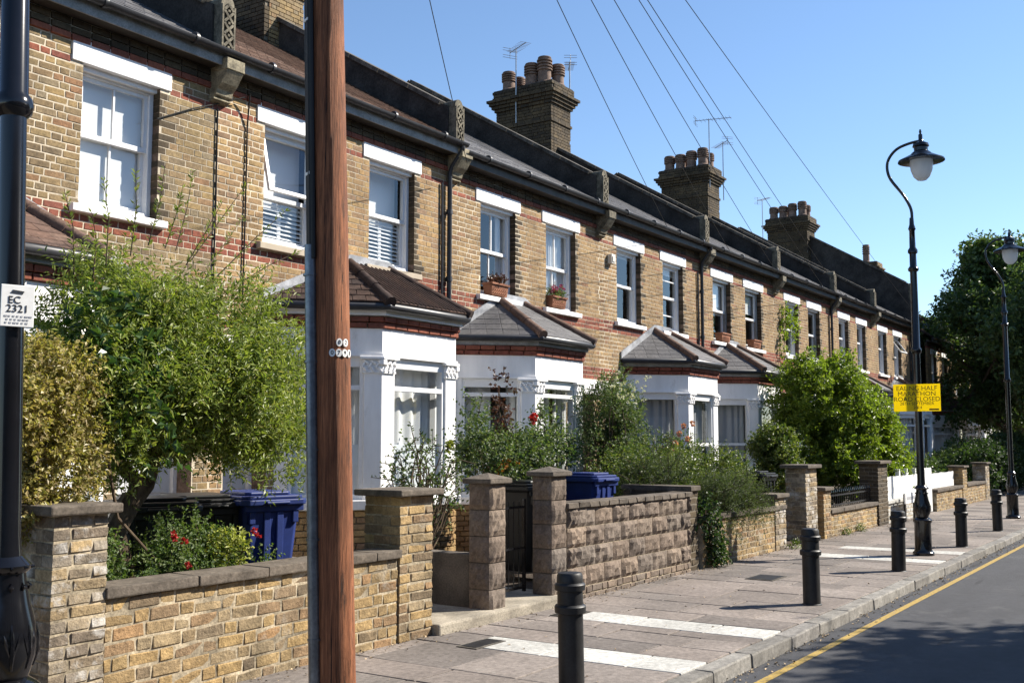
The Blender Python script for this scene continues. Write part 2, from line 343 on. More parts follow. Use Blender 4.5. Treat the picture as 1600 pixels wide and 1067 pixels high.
M['petal_red'] = petal('petal_red', (.50,.025,.03)); M['petal_pink'] = petal('petal_pink', (.62,.28,.25)); M['petal_white'] = petal('petal_white', (.72,.70,.62)); M['petal_magenta'] = petal('petal_magenta', (.45,.06,.20)); M['petal_orange'] = petal('petal_orange', (.60,.25,.04)); M['petal_lime'] = petal('petal_lime', (.45,.48,.10))
def asphalt():
    m, nt, b = new_mat('asphalt', (.06,.06,.065), .8, 0, .35)
    c = ramp(nt, noise(nt, 260, 2), [(.3,(.026,.0265,.030)),(.7,(.072,.0725,.078))])
    c = mixc(nt, c, gray(nt, noise(nt, .9, 5, .6, stretch=(.5,1.6,1)), .72, 1.2), 1.0, 'MULTIPLY')
    c = mixc(nt, c, gray(nt, noise(nt, 14, 4), .86, 1.1), 1.0, 'MULTIPLY')
    c = mixc(nt, c, (.10,.098,.095), gray(nt, noise(nt, 1.7, 6, .7), 0, .6, .56, .72)); c = mixc(nt, c, (.018,.018,.02), gray(nt, noise(nt, 2.6, 2, .5, stretch=(.25,2.2,1)), 0, .75, .685, .70))
    nt.links.new(c, b.inputs['Base Color']); bump(nt, b, noise(nt, 240, 2), .5, .006); return m
M['asphalt'] = asphalt()
def yellow_line():
    m, nt, b = new_mat('yellow_line_paint', (.55,.36,.03), .7, 0, .3)
    c = mixc(nt, (.40,.27,.06), (.13,.11,.08), gray(nt, noise(nt, 30, 6, .75), 0, .9, .46, .64))
    nt.links.new(c, b.inputs['Base Color']); return m
M['yellow_line'] = yellow_line()
M['ground'] = simple('ground_earth', (.12,.10,.07), .95, .3, .5, 20, .3, .01)

# ------------------------------------------------------------------ repeated pieces (bricks, tiles, slabs)
def unit_piece(cx=.02, cy=.05, cz=.06, wob=.0, seed=0):
    """chamfered unit block"""
    rg = random.Random(seed); hx, hy, hz = .5, .5, .5; V = []; 
    for sx in (-1,1):
        for sy in (-1,1):
            for sz in (-1,1):
                w = [rg.uniform(-wob, wob) for _ in range(3)]
                V += [(sx*(hx) + w[0]*cx, sy*(hy-cy) + w[1]*cy, sz*(hz-cz) + w[2]*cz), (sx*(hx-cx) + w[0]*cx, sy*hy + w[1]*cy, sz*(hz-cz) + w[2]*cz), (sx*(hx-cx) + w[0]*cx, sy*(hy-cy) + w[1]*cy, sz*hz + w[2]*cz)]
    def id_(sx, sy, sz, a): return (((sx+1)//2)*4 + ((sy+1)//2)*2 + (sz+1)//2)*3 + a
    F = []
    for s_ in (-1, 1):
        for a, (p, q) in ((0, ('y','z')), (1, ('x','z')), (2, ('x','y'))):
            ring = [(-1,-1),(1,-1),(1,1),(-1,1)]
            def pt(u, v):
                if a == 0: return id_(s_, u, v, 0)
                if a == 1: return id_(u, s_, v, 1)
                return id_(u, v, s_, 2)
            f = [pt(u, v) for u, v in ring]
            if (s_ < 0) != (a == 1): f = f[::-1]
            F.append(f)
    for s1 in (-1,1):
        for s2 in (-1,1):
            F.append([id_(s1,s2,-1,0), id_(s1,s2,1,0), id_(s1,s2,1,1), id_(s1,s2,-1,1)] if s1*s2 < 0 else [id_(s1,s2,-1,1), id_(s1,s2,1,1), id_(s1,s2,1,0), id_(s1,s2,-1,0)])
            F.append([id_(s1,-1,s2,2), id_(s1,1,s2,2), id_(s1,1,s2,0), id_(s1,-1,s2,0)] if s1*s2 < 0 else [id_(s1,-1,s2,0), id_(s1,1,s2,0), id_(s1,1,s2,2), id_(s1,-1,s2,2)])
            F.append([id_(-1,s1,s2,1), id_(1,s1,s2,1), id_(1,s1,s2,2), id_(-1,s1,s2,2)] if s1*s2 < 0 else [id_(-1,s1,s2,2), id_(1,s1,s2,2), id_(1,s1,s2,1), id_(-1,s1,s2,1)])
    T = []
    for sx in (-1,1):
        for sy in (-1,1):
            for sz in (-1,1):
                t = [id_(sx,sy,sz,0), id_(sx,sy,sz,1), id_(sx,sy,sz,2)]
                T.append(t if sx*sy*sz > 0 else t[::-1])
    return V, F + T
_UM = {}
def unit_mesh(key, style, var):
    k = (key, style, var)
    if k not in _UM:
        ch = {'brick': (.022,.05,.07,.7), 'rough': (.022,.05,.07,1.2), 'tile': (.03,.02,.18,.4), 'slab': (.008,.008,.12,.4), 'kerb': (.008,.05,.10,.5)}[style]
        V, F = unit_piece(*ch, seed=var * 17 + 3); me = bpy.data.meshes.new(style + '_block'); me.from_pydata(V, [], F); me.materials.append(MAT[key + '_o']); _UM[k] = me
    return _UM[k]
_BOXV = np.array([(x,y,z) for z in (-.5,.5) for (x,y) in ((-.5,-.5),(.5,-.5),(.5,.5),(-.5,.5))])
_BOXF = np.array([(0,3,2,1),(4,5,6,7),(0,1,5,4),(1,2,6,5),(2,3,7,6),(3,0,4,7)])
def emit(parent, name, specs, cap=300, style='brick', origin=None, rest_name=None):
    """specs: (center, size, rot (Euler tuple or 3x3), key). nearest `cap` in frame become objects, the rest one mesh per material."""
    origin = Vector(origin) if origin is not None else Vector((0,0,0))
    sc_ = []
    for i, (c, s, r, k) in enumerate(specs):
        w = origin + Vector(c); u, v, d = proj(w)
        infr = -60 < u < 1660 and -60 < v < 1127
        sc_.append((0 if infr else 1, d if d > 0 else 999, i))
    sc_.sort(); chosen = [i for fl, d, i in sc_[:cap] if fl == 0]; cs = set(chosen)
    for i in chosen:
        c, s, r, k = specs[i]
        o = bpy.data.objects.new(name, unit_mesh(k, style, i % 4)); COL.objects.link(o); o.parent = parent
        if isinstance(r, Matrix): o.matrix_local = Matrix.Translation(c) @ r.to_4x4() @ Matrix.Diagonal((*s, 1))
        else: o.location = c; o.rotation_euler = r; o.scale = s
    rest = {}
    for i, sp in enumerate(specs):
        if i not in cs: rest.setdefault(sp[3], []).append(sp)
    for k, L in rest.items():
        n = len(L); V = np.empty((n, 8, 3))
        for j, (c, s, r, _) in enumerate(L):
            m = np.array(r if isinstance(r, Matrix) else Euler(r).to_matrix()); V[j] = (_BOXV * np.array(s)) @ m.T + np.array(c)
        Fm = (_BOXF[None] + (np.arange(n) * 8)[:, None, None]).reshape(-1, 4)
        me = np_mesh(rest_name or (name + '_courses'), V, Fm, MAT[k + '_i']); o = mobj(rest_name or (name + '_courses'), me, parent)
        if len(L) > 3: o['kind'] = 'stuff'
def jit(a): return random.uniform(-a, a)

def brick_rows(x0, x1, z0, z1, ch=.075, L=.225, joint=.012, holes=(), bond='flemish', seed=0):
    """bricks of a wall in (x,z): list (xa,xb,za,zb,row) clipped by rectangular holes"""
    out = []; rg = random.Random(seed); nrow = max(1, int(round((z1 - z0) / ch))); h = (z1 - z0) / nrow
    for r_ in range(nrow):
        za, zb = z0 + r_ * h + joint / 2, z0 + (r_ + 1) * h - joint / 2; zc = (za + zb) / 2
        blocks = [(a, b) for a, b, c, d in holes if c < zc < d]
        x = x0 - (L * .75 if r_ % 2 else 0) - rg.uniform(0, .03); k = 0
        while x < x1:
            l = L if (bond != 'flemish' or k % 2 == 0) else L / 2
            if bond == 'flemish' and rg.random() < .12: l = L
            segs = [(max(x + joint / 2, x0), min(x + l - joint / 2, x1))]
            for a, b in blocks:
                ns = []
                for p, q in segs:
                    if q <= a or p >= b: ns.append((p, q))
                    else:
                        if p < a: ns.append((p, a))
                        if q > b: ns.append((b, q))
                segs = ns
            for p, q in segs:
                if q - p > .025: out.append((p, q, za, zb, r_))
            x += l; k += 1
    return out

def tile_face(a, b, c, d, exp, wid, key, thick=.014, tilt=2.0, lap=1.35, gap=.004, seed=0, stagger=True):
    """tiles on the planar quad a,b (eave) d,c (top); returns specs"""
    a, b, c, d = map(Vector, (a, b, c, d)); u = (b - a); U = u.length; u.normalize()
    nrm = u.cross((d + c) / 2 - (a + b) / 2).normalized(); v = nrm.cross(u).normalized()
    if v.z < 0: v = -v; 
    nrm = u.cross(v)
    Lt = (d - a).dot(v); ul1, ur1 = (d - a).dot(u), (c - a).dot(u); rows = int(Lt / exp) + 1; rg = random.Random(seed); specs = []
    for r_ in range(rows):
        s0 = r_ * exp; sm = min(s0 + exp * .5, Lt); t = sm / Lt
        lo, hi = ul1 * t, U + (ur1 - U) * t
        x = lo - (wid * .5 if (r_ % 2 and stagger) else 0)
        ln = min(exp * lap, Lt - s0 + .02)
        if ln < .02: continue
        while x < hi:
            p, q = max(x, lo), min(x + wid, hi)
            if q - p > .02:
                tl = R(tilt + rg.uniform(-.5, .7)); vt = (v * math.cos(tl) - nrm * math.sin(tl)); nt_ = (nrm * math.cos(tl) + v * math.sin(tl))
                cen = a + u * ((p + q) / 2) + v * (s0) + vt * (ln / 2) + nrm * (thick * .5 + exp * lap * math.sin(R(tilt)) + rg.uniform(0, .002))
                specs.append((cen, (q - p - gap, ln, thick), Matrix((u, vt, nt_)).transposed(), key))
            x += wid
    return specs

# ================================================================== SETTING: ground, road, pavement
YF = 9.4; YW = 5.72; KERB = 3.14
g = MB(); g.add([(-400,-400,-.16),(900,-400,-.16),(900,400,-.16),(-400,400,-.16)], [(0,1,2,3)])
tag(g.build('ground', M['ground']), kind='structure')
g = MB(); g.add([(-60,-3.6,-.105),(300,-3.6,-.105),(300,KERB,-.105),(-60,KERB,-.105)], [(0,1,2,3)])
tag(g.build('road', M['asphalt']), kind='structure')
g = MB(); g.add([(-60,2.875,-.1015),(300,2.875,-.1015),(300,2.945,-.1015),(-60,2.945,-.1015)], [(0,1,2,3)])
tag(g.build('road_edge_line', M['yellow_line']), kind='structure')
# far side of the road, outside the picture
g = MB(); g.box(-40, 120, -6.2, -3.6, -.16, 0)
tag(g.build('pavement_opposite', M['concrete']), kind='structure')
# the pavement bed and its slabs
pv = MB().box(-10, 120, KERB + .155, YW + .3, -.15, -.012).build('pavement', M['mortar_dark']); tag(pv, kind='structure')
specs = []; far = []
x = .6; row = 0; pale_rows = [(7.10, 7.57), (8.72, 9.18), (15.35, 15.85), (16.75, 17.2)]
edges = [.6]
while edges[-1] < 46:
    nx = edges[-1] + random.choice((.45, .60, .60, .62, .75))
    for a, b in pale_rows:
        if edges[-1] < a - .01 < nx - .01 or abs(edges[-1] - a) < .01:
            nx = a if edges[-1] < a - .12 else b
            if nx == b and abs(edges[-1] - a) > .01: edges[-1] = a
            break
    edges.append(nx)
for i in range(len(edges) - 1):
    xa, xb = edges[i], edges[i+1]
    pale = any(abs(xa - a) < .02 for a, b in pale_rows)
    y = KERB + .15; k = 0
    lens = [random.choice((.6, .75, .9)) * (.6 if i % 2 else 1)] + [random.choice((.6,.75,.75,.9)) for _ in range(6)]
    while y < YW + .1:
        l = lens[k]; yb = min(y + l, YW + .12)
        if YW + .12 - yb < .2: yb = YW + .12
        key = 'paving_pale' if (pale and y < YW - .75) else 'paving'
        specs.append((((xa + xb) / 2, (y + yb) / 2, -.006 + jit(.0022)), (xb - xa - .015, yb - y - .014, .03), (R(jit(.25)), R(jit(.25)), 0), key))
        y = yb; k += 1
        if k > 6: break
emit(pv, 'paving_slab', specs, 300, 'slab')
MB().box(edges[-1], 120, KERB + .155, YW + .3, -.05, .0).build('far_pavement_sheet', MAT['paving_i'], pv)
# kerb stones
kb = MB().box(-10, 120, KERB + .012, KERB + .14, -.15, -.02).build('kerb', M['mortar_dark']); tag(kb, kind='structure')
specs = []; x = -2
while x < 75:
    l = random.choice((.9, .92, .75, 1.05)); specs.append(((x + l / 2, KERB + .074 + jit(.004), -.067 + jit(.002)), (l - .012, .152, .14), (0, 0, R(jit(.12))), 'kerbstone')); x += l
emit(kb, 'kerb_stone', specs, 300, 'kerb')
# front gardens and house plot
tag(MB().box(-10, 120, YW + .12, 20, -.16, .06).build('garden_ground', M['soil']), kind='structure')
tag(MB().box(7.31, 9.6, 5.62, 9.3, -.02, .105).build('garden_path', M['concrete_step'], bevel=.02), kind='structure')

for lab, x, y, w, d in (('small iron utility cover at the end of the nearer pale strip', 7.22, 5.12, .42, .20), ('small iron utility cover at the end of the farther pale strip', 8.95, 5.30, .40, .22), ('square iron cover in the paving beyond the second bollard', 12.6, 4.7, .5, .35)):
    t = empty('utility_cover', (x, y, 0)); tag(t, lab, 'cover'); MB().box(-w/2, w/2, -d/2, d/2, .008, .016).build('frame', M['coping'], t); MB().box(-w/2 + .025, w/2 - .025, -d/2 + .025, d/2 - .025, .016, .019).build('lid', M['bollard'], t)
# ================================================================== HOUSES
def chain(P, o, W, clampx=True):
    q = [(P[0] - 1.414 * o, 0.0), (P[1] - .414 * o, -.9 - o), (P[2] + .414 * o, -.9 - o), (P[3] + 1.414 * o, 0.0)]
    if clampx:
        out = []
        for i, (x_, y_) in enumerate(q):
            out.append((min(max(x_, .004), W - .004), y_))
        q = out
    return q
def ring_prism(mb, P, o0, o1, z0, z1, W, mi=0):
    """band between outset o0 (inner) and o1 (outer)"""
    a, b = chain(P, o0, W), chain(P, o1, W)
    for i in range(3):
        mb.prism([a[i], b[i], b[i+1], a[i+1]], z0, z1, mi)
    return mb

def vsheet(x0, x1, y, z0, z1): return MB().add([(x0,y,z0),(x1,y,z0),(x1,y,z1),(x0,y,z1)], [(0,1,2,3)])
def wavy_curtain(x0, x1, z0, z1, y, amp=.02, per=.09, ph=0):
    n = max(6, int((x1 - x0) / per * 6)); V = []; F = []
    for i in range(n + 1):
        t = i / n; x_ = x0 + (x1 - x0) * t; yy = y + amp * math.sin(ph + (x_ - x0) / per * 6.28 + .8 * math.sin(9 * t + ph))
        V += [(x_, yy, z0), (x_, yy, z1)]
    for i in range(n): F.append((2*i, 2*i + 2, 2*i + 3, 2*i + 1))
    m = MB(); m.add(V, F); return m

def sash_window(house, xl, xr, zb, zt, st, label=None):
    """upper-floor sash window with lintel and sill; local house coordinates"""
    y0 = .105; fw = .055
    frame = MB()
    frame.box(xl, xl + fw, y0, y0 + .12, zb, zt); frame.box(xr - fw, xr, y0, y0 + .12, zb, zt); frame.box(xl + fw, xr - fw, y0, y0 + .12, zt - fw - .02, zt); frame.box(xl + fw, xr - fw, y0 - .03, y0 + .12, zb, zb + .05)
    win = frame.build('window', M['upvc'] if st.get('white', True) else M['grey_fascia'], house, bevel=.006)
    zm = zb + (zt - zb) * st.get('mid', .5)
    s = MB(); yi = y0 + .03; t = .042
    il, ir = xl + fw, xr - fw
    tilt = st.get('tilt', 0)
    if not tilt:
        s.box(il, il + t, yi, yi + .04, zm - .02, zt - fw - .02); s.box(ir - t, ir, yi, yi + .04, zm - .02, zt - fw - .02); s.box(il + t, ir - t, yi, yi + .04, zt - fw - .02 - t, zt - fw - .02); s.box(il + t, ir - t, yi, yi + .04, zm - .022, zm + .03)
        s.build('upper_sash', M['upvc'], win)
        vsheet(il + t, ir - t, yi + .018, zm + .03, zt - fw - t - .02).build('pane', M['glass'], win)
    else:
        # top-hung casement pushed open
        z1 = zt - fw - .025; h = z1 - zm - .01; a = R(tilt); dv = Vector((0, -math.sin(a), -math.cos(a))); nv = Vector((0, -math.cos(a), math.sin(a))); top = Vector((0, yi, z1))
        def pp(x_, d_): return Vector((x_, top.y, top.z)) + dv * d_
        for (xa, xb, da, db) in ((il, il + t, 0, h), (ir - t, ir, 0, h), (il + t, ir - t, 0, t), (il + t, ir - t, h - t, h)):
            s.obox((pp((xa + xb) / 2, (da + db) / 2)), ((xb - xa) / 2, 0, 0), dv * ((db - da) / 2), nv * .02)
        s.build('open_casement', M['upvc'], win)
        g_ = MB(); g_.add([pp(il + t, h - t), pp(ir - t, h - t), pp(ir - t, t), pp(il + t, t)], [(0,1,2,3)]); g_.build('pane', M['glass'], win)
        MB().box(il, ir, yi, yi + .06, zm - .03, zm + .02).build('transom', M['upvc'], win)
    yo = yi + .045; s = MB()
    s.box(il, il + t, yo, yo + .04, zb + .05, zm + .02); s.box(ir - t, ir, yo, yo + .04, zb + .05, zm + .02); s.box(il + t, ir - t, yo, yo + .04, zb + .05, zb + .05 + t * 1.3); s.box(il + t, ir - t, yo, yo + .04, zm - .02, zm + .02)
    s.build('lower_sash', M['upvc'], win)
    vsheet(il + t, ir - t, yo + .018, zb + .05 + t * 1.3, zm - .02).build('pane', M['glass'], win)
    if st.get('bar'):
        xm = (il + ir) / 2
        MB().box(xm - .011, xm + .011, yi + .004, yi + .034, zm + .03, zt - fw - t - .02).build('glazing_bar', M['upvc'], win)
        MB().box(xm - .011, xm + .011, yo + .004, yo + .034, zb + .05 + t * 1.3, zm - .02).build('glazing_bar', M['upvc'], win)
    if st.get('hbar'):
        for f_ in st['hbar']:
            zz = zb + (zt - zb) * f_; yy = yi if zz > zm else yo
            MB().box(il + t, ir - t, yy + .004, yy + .034, zz - .011, zz + .011).build('glazing_bar', M['upvc'], win)
    cur = st.get('cur', 'net'); yc = y0 + .13
    if cur == 'net': wavy_curtain(xl + .01, xr - .01, zb + .02, zt - .02, yc, .012, .07, xl).build('curtain', M['curtain'], win, smooth=True)
    elif cur == 'sides':
        w_ = (xr - xl) * .30
        wavy_curtain(xl + .01, xl + w_, zb + .02, zt - .02, yc, .02, .08, 1).build('curtain', M['curtain'], win, smooth=True); wavy_curtain(xr - w_ * .8, xr - .01, zb + .02, zt - .02, yc, .02, .08, 2).build('curtain', M['curtain'], win, smooth=True)
    elif cur == 'blind': MB().box(xl + .02, xr - .02, yc, yc + .01, zb + (zt - zb) * st.get('drop', .3), zt - .02).build('roller_blind', M['curtain'], win)
    elif cur == 'shutter':
        b_ = MB(); n_ = int((zm - zb) / .055)
        for i in range(n_):
            zz = zb + .09 + i * .055; b_.obox(((xl + xr) / 2, yc, zz), ((xr - xl) / 2 - .09, 0, 0), (0, .022, .018), (0, -.0025, .003))
        for xx in (xl + .07, (xl + xr) / 2, xr - .07): b_.box(xx - .025, xx + .025, yc - .012, yc + .012, zb + .03, zm + .02)
        b_.build('shutter', M['upvc'], win)
        MB().box(xl + .02, xr - .02, yc + .12, yc + .13, zm - .1, zt - .02).build('roller_blind', M['curtain'], win)
    # lintel with a chamfered underside stop, and the sill
    lo = .135
    MB().prism_x([(-.022, zt + .235), (-.022, zt), (.02, zt - .001), (.10, zt - .001), (.10, zt + .235)], xl - lo, xr + lo).build('lintel', M['white'], win, bevel=.008)
    MB().box(xl + .002, xr - .002, .05, y0 + .01, zt - .05, zt - .004).build('lintel_stop', M['upvc'], win)
    MB().prism_x([(-.075, zb - .095), (-.075, zb - .02), (y0 - .035, zb), (y0 - .035, zb - .095)], xl - .10, xr + .10).build('sill', M['white'] if st.get('wsill', True) else M['stone'], win, bevel=.006)
    return win

def capital(bay, pts0, P, z0):
    pass

def bay_window(house, origin, P, W, dz, st):
    """three-sided bay; P = four x positions along the facade (local)"""
    z = lambda v: v + dz
    b = MB(); b.prism([(P[0] + .04, .1)] + [(p[0], p[1] + .02) for p in chain(P, -.02, W)] + [(P[3] - .04, .1)], .02, z(.84))
    bay = b.build('bay_window', M['mortar'], house)
    ch0 = chain(P, 0, W, False)
    # brick plinth
    specs = []
    for i in range(3):
        a, c = Vector((*ch0[i], 0)), Vector((*ch0[i+1], 0)); d = (c - a).normalized(); n_ = Vector((d.y, -d.x, 0)); ang = math.atan2(d.y, d.x); L = (c - a).length
        for (xa, xb, za, zb, r_) in brick_rows(0, L, .06, z(.83), seed=i + 5):
            p = a + d * ((xa + xb) / 2) + n_ * (-.03 + jit(.001)); specs.append(((p.x, p.y, (za + zb) / 2), (xb - xa, .09, zb - za), (0, 0, ang), st['brick']))
        for j, zz in enumerate((3.035, 3.108)):
            for (xa, xb, za, zb, r_) in brick_rows(0, L + .02, z(zz), z(zz) + .073, seed=i + j * 3, bond='str'):
                p = a + d * ((xa + xb) / 2 - .01) + n_ * (-.03 + .02 * (j + 1)); specs.append(((p.x, p.y, (za + zb) / 2), (xb - xa, .09, zb - za), (0, 0, ang), 'red_brick'))
    emit(bay, 'brick', specs, st.get('cap', 200), 'brick', origin)
    # sill, frieze, mouldings, fascia
    ring_prism(MB(), P, -.12, .075, z(.84), z(.955), W).build('sill', M['white'], bay, bevel=.01)
    ring_prism(MB(), P, -.12, .0, z(2.725), z(3.035), W).build('frieze', M['white'], bay)
    ring_prism(MB(), P, -.05, .028, z(2.69), z(2.725), W).build('moulding', M['white'], bay)
    ring_prism(MB(), P, -.05, .045, z(3.181), z(3.20), W).build('soffit', M['grey_fascia'], bay)
    ring_prism(MB(), P, .045, .085, z(3.19), z(3.29), W).build('fascia', M['upvc'] if st.get('wf') else M['grey_fascia'], bay)
    e = chain(P, .15, W); zg = z(3.29)
    MB().tube([(e[0][0], -.02, zg), (e[1][0], e[1][1], zg), (e[2][0], e[2][1], zg), (e[3][0], -.02, zg)], .052, 10).build('gutter', M['gutter'], bay, smooth=True)
    # corner piers with foliate capitals
    def corner(i, w, o, dp=.15):
        c = Vector((*ch0[i], 0)); a = Vector((*ch0[i-1], 0)); d_ = Vector((*ch0[i+1], 0))
        e1, e2 = (a - c).normalized(), (d_ - c).normalized(); bis = (e1 + e2).normalized()
        n1 = Vector((-e1.y, e1.x, 0)); n1 = n1 if n1.dot(bis) < 0 else -n1
        n2 = Vector((-e2.y, e2.x, 0)); n2 = n2 if n2.dot(bis) < 0 else -n2
        k = c - bis * (o / math.cos(R(22.5)))
        pts = [c + e1 * (w + o) + n1 * o, k, c + e2 * (w + o) + n2 * o, c + e2 * (w + o) - n2 * dp, c + bis * (dp * 1.08), c + e1 * (w + o) - n1 * dp]
        return [(p.x, p.y) for p in pts], c, e1, e2, n1, n2
    for i in (1, 2):
        pts, c, e1, e2, n1, n2 = corner(i, .22, .0); MB().prism(pts, z(.955), z(2.50)).build('pier', M['white'], bay, bevel=.008)
        cp = MB(); 
        for o, za, zb in ((.022, 2.485, 2.515), (.012, 2.515, 2.655), (.055, 2.655, 2.69)):
            cp.prism(corner(i, .22, o)[0], z(za), z(zb))
        for e_, n_ in ((e1, n1), (e2, n2)):      # carved leaves
            for k in range(3):
                s0 = .03 + k * .085
                for (ds, dz_, a_) in ((0, 0, .5), (.03, .05, -.5), (-.01, .085, .9)):
                    q = c + e_ * (s0 + ds) + n_ * .022 + Vector((0, 0, z(2.535) + dz_)); up_ = (Vector((0,0,1)) * math.cos(a_) + e_ * math.sin(a_))
                    cp.obox(q, up_ * .034, up_.cross(n_) * .014, n_ * .014)
            q = c + n_ * .03 + e_ * .01; cp.obox(q + Vector((0,0,z(2.62))), e_ * .03, Vector((0,0,.03)), n_ * .02)
        cp.build('capital', M['white'], bay, bevel=.006)
    # end piers against the wall
    for i, sgn in ((0, 1), (3, -1)):
        a, c = Vector((*ch0[i], 0)), Vector((*ch0[i + sgn], 0)); d = (c - a).normalized(); n_ = Vector((d.y, -d.x, 0)) * sgn
        pts = [a, a + d * .16, a + d * .16 - n_ * .14, a - n_ * .14]
        if sgn < 0: pts = pts[::-1]
        MB().prism([(p.x, p.y) for p in pts], z(.955), z(2.69)).build('pier', M['white'], bay)
    # glazing of the three faces
    for i in range(3):
        a, c = Vector((*ch0[i], 0)), Vector((*ch0[i+1], 0)); d = (c - a).normalized(); n_ = Vector((d.y, -d.x, 0)); L = (c - a).length
        s0, s1 = (.16 if i == 0 else .22), L - (.16 if i == 2 else .22); rec = -.07
        def bx(mb, sa, sb, za, zb, th=.06, off=0.0):
            q = a + d * ((sa + sb) / 2) + n_ * (rec + off); mb.obox((q.x, q.y, (za + zb) / 2), d * ((sb - sa) / 2), n_ * (th / 2), (0, 0, (zb - za) / 2))
        fr = MB(); t = .05; z0, z1 = z(.955), z(2.69); tr = st.get('transom', 2.31)
        bx(fr, s0, s0 + t, z0, z1, .09); bx(fr, s1 - t, s1, z0, z1, .09); bx(fr, s0 + t, s1 - t, z1 - .13, z1, .09); bx(fr, s0 + t, s1 - t, z0, z0 + .07, .09); bx(fr, s0 + t, s1 - t, z(tr) - .03, z(tr) + .03, .09)
        fr.build('window_frame', M['upvc'], bay, bevel=.005)
        for za, zb in ((z0 + .07, z(tr) - .03), (z(tr) + .03, z1 - .13)):
            pm = MB(); qa, qb = a + d * (s0 + t) + n_ * rec, a + d * (s1 - t) + n_ * rec; pm.add([(qa.x,qa.y,za),(qb.x,qb.y,za),(qb.x,qb.y,zb),(qa.x,qa.y,zb)], [(0,1,2,3)]); pm.build('pane', M['glass'], bay)
        if st.get('film'):
            fm = MB(); bx(fm, s0 + t, s1 - t, z0 + .07, z(1.62), .003, -.012); fm.build('frosted_film', M['film'], bay)
        if st.get('cur', True):
            # curtain hung just inside
            n = 30; V = []; F = []
            for j in range(n + 1):
                tt = j / n; p = a + d * (s0 + .02 + (s1 - s0 - .04) * tt) + n_ * (rec - .16 + .022 * math.sin(tt * 34 + i * 2 + 1.3 * math.sin(tt * 7)))
                V += [(p.x, p.y, z0 + (st.get('cb', .02))), (p.x, p.y, z1 - .05)]
            for j in range(n):
                if st.get('gap') and st['gap'][0] < j / n < st['gap'][1]: continue
                F.append((2*j, 2*j+2, 2*j+3, 2*j+1))
            cm = MB(); cm.add(V, F); cm.build('curtain', M['curtain' if st.get('bright', True) else 'curtain_dim'], bay, smooth=True)
    # roof
    zr, za_ = z(3.325), z(3.97); ev = chain(P, .17, W)
    E_ = [Vector((*p, zr)) for p in ev]; A1 = Vector((P[1] + .36, -.0, za_)); A2 = Vector((P[2] - .36, -.0, za_))
    E_[0].y = E_[3].y = 0
    rm = MB(); rm.add([E_[0], E_[1], E_[2], E_[3], A1, A2], [(0,1,4), (1,2,5,4), (2,3,5)])
    rf = rm.build('bay_roof_deck', M['dark_soffit'], bay)
    kind = st.get('roof', 'slate')
    ex, wd, th, tl = (.165, .165, .022, 3.5) if kind == 'pantile' else (.17, .24, .010, 1.6)
    sp = tile_face(E_[0], E_[1], A1, A1, ex, wd, kind, th, tl) + tile_face(E_[1], E_[2], A2, A1, ex, wd, kind, th, tl) + tile_face(E_[2], E_[3], A2, A2, ex, wd, kind, th, tl)
    emit(bay, 'roof_tile', sp, st.get('cap', 200), 'tile', origin)
    if kind == 'pantile':       # rolls of the interlocking tiles
        u = (E_[2] - E_[1]).normalized(); n = int((E_[2] - E_[1]).length / .083); mb = MB()
        for k in range(n):
            x_ = E_[1].x + (k + .5) * .083; t1 = 1.0
            if x_ < A1.x: t1 = (x_ - E_[1].x) / (A1.x - E_[1].x)
            elif x_ > A2.x: t1 = (E_[2].x - x_) / (E_[2].x - A2.x)
            if t1 > .08:
                p0 = Vector((x_, E_[1].y - .01, zr + .035)); p1 = Vector((x_, E_[1].y * (1 - t1), zr + (za_ - zr) * t1 + .035)); mb.tube([p0, p1], .02, 6)
        mb.build('tile_rolls', MAT['pantile_i'], bay, smooth=True)
    for (e_, a_) in ((E_[1], A1), (E_[2], A2)):
        d = (a_ - e_); n = 3
        for k in range(n):
            p0, p1 = e_ + d * (k / n) + Vector((0,0,.02)), e_ + d * ((k + 1.04) / n) + Vector((0,0,.02)); p0 = p0 + (-d.normalized() * .03 if k == 0 else Vector())
            MB().tube([p0, p1], [.078, .068], 10).build('hip_tile', MAT['pantile_o'] if kind == 'pantile' else MAT['clay_tile_o'], bay, smooth=True)
    fl = MB()
    for p, q in ((E_[0], A1), (A1, A2), (A2, E_[3])):
        dv = (q - p); fl.obox((p + q) / 2 + Vector((0, -.022, .05)), dv / 2, (0, .014, 0), (0, 0, .075))
    fl.build('lead_flashing', M['lead'], bay)
    return bay

def carved_stop(mb, x, dz):
    """stone front stop of a party-wall parapet, with a lattice panel"""
    n = 8; pts = [(-.095, 0), (.095, 0)] + [(.095 * math.cos(math.pi * i / n), (.60) + .10 * math.sin(math.pi * i / n)) for i in range(n + 1)]
    vs = []; z0 = 6.06 + dz
    for y_ in (-.14, .22): vs += [(x + a, y_, z0 + b) for a, b in pts]
    k = len(pts); mb.add(vs, [tuple(range(k)), tuple(range(2*k - 1, k - 1, -1))] + [(i, k + i, k + (i+1) % k, (i+1) % k) for i in range(k)], 0)
    y_ = -.152
    for i in range(8):
        for j in range(2):
            s_ = 1 if (i + j) % 2 else -1
            mb.obox((x - .036 + j * .072, y_, z0 + .05 + i * .072), (.029, 0, .030 * s_), (0, .016, 0), (-.010 * s_, 0, .012), 0)
        mb.obox((x, y_, z0 + .085 + i * .072), (.016, 0, 0), (0, .018, 0), (0, 0, .014), 0)
    for sx in (-.086, .086): mb.box(x + sx - .012, x + sx + .012, y_ - .014, -.13, z0 + .01, z0 + .58, 0)
    return mb

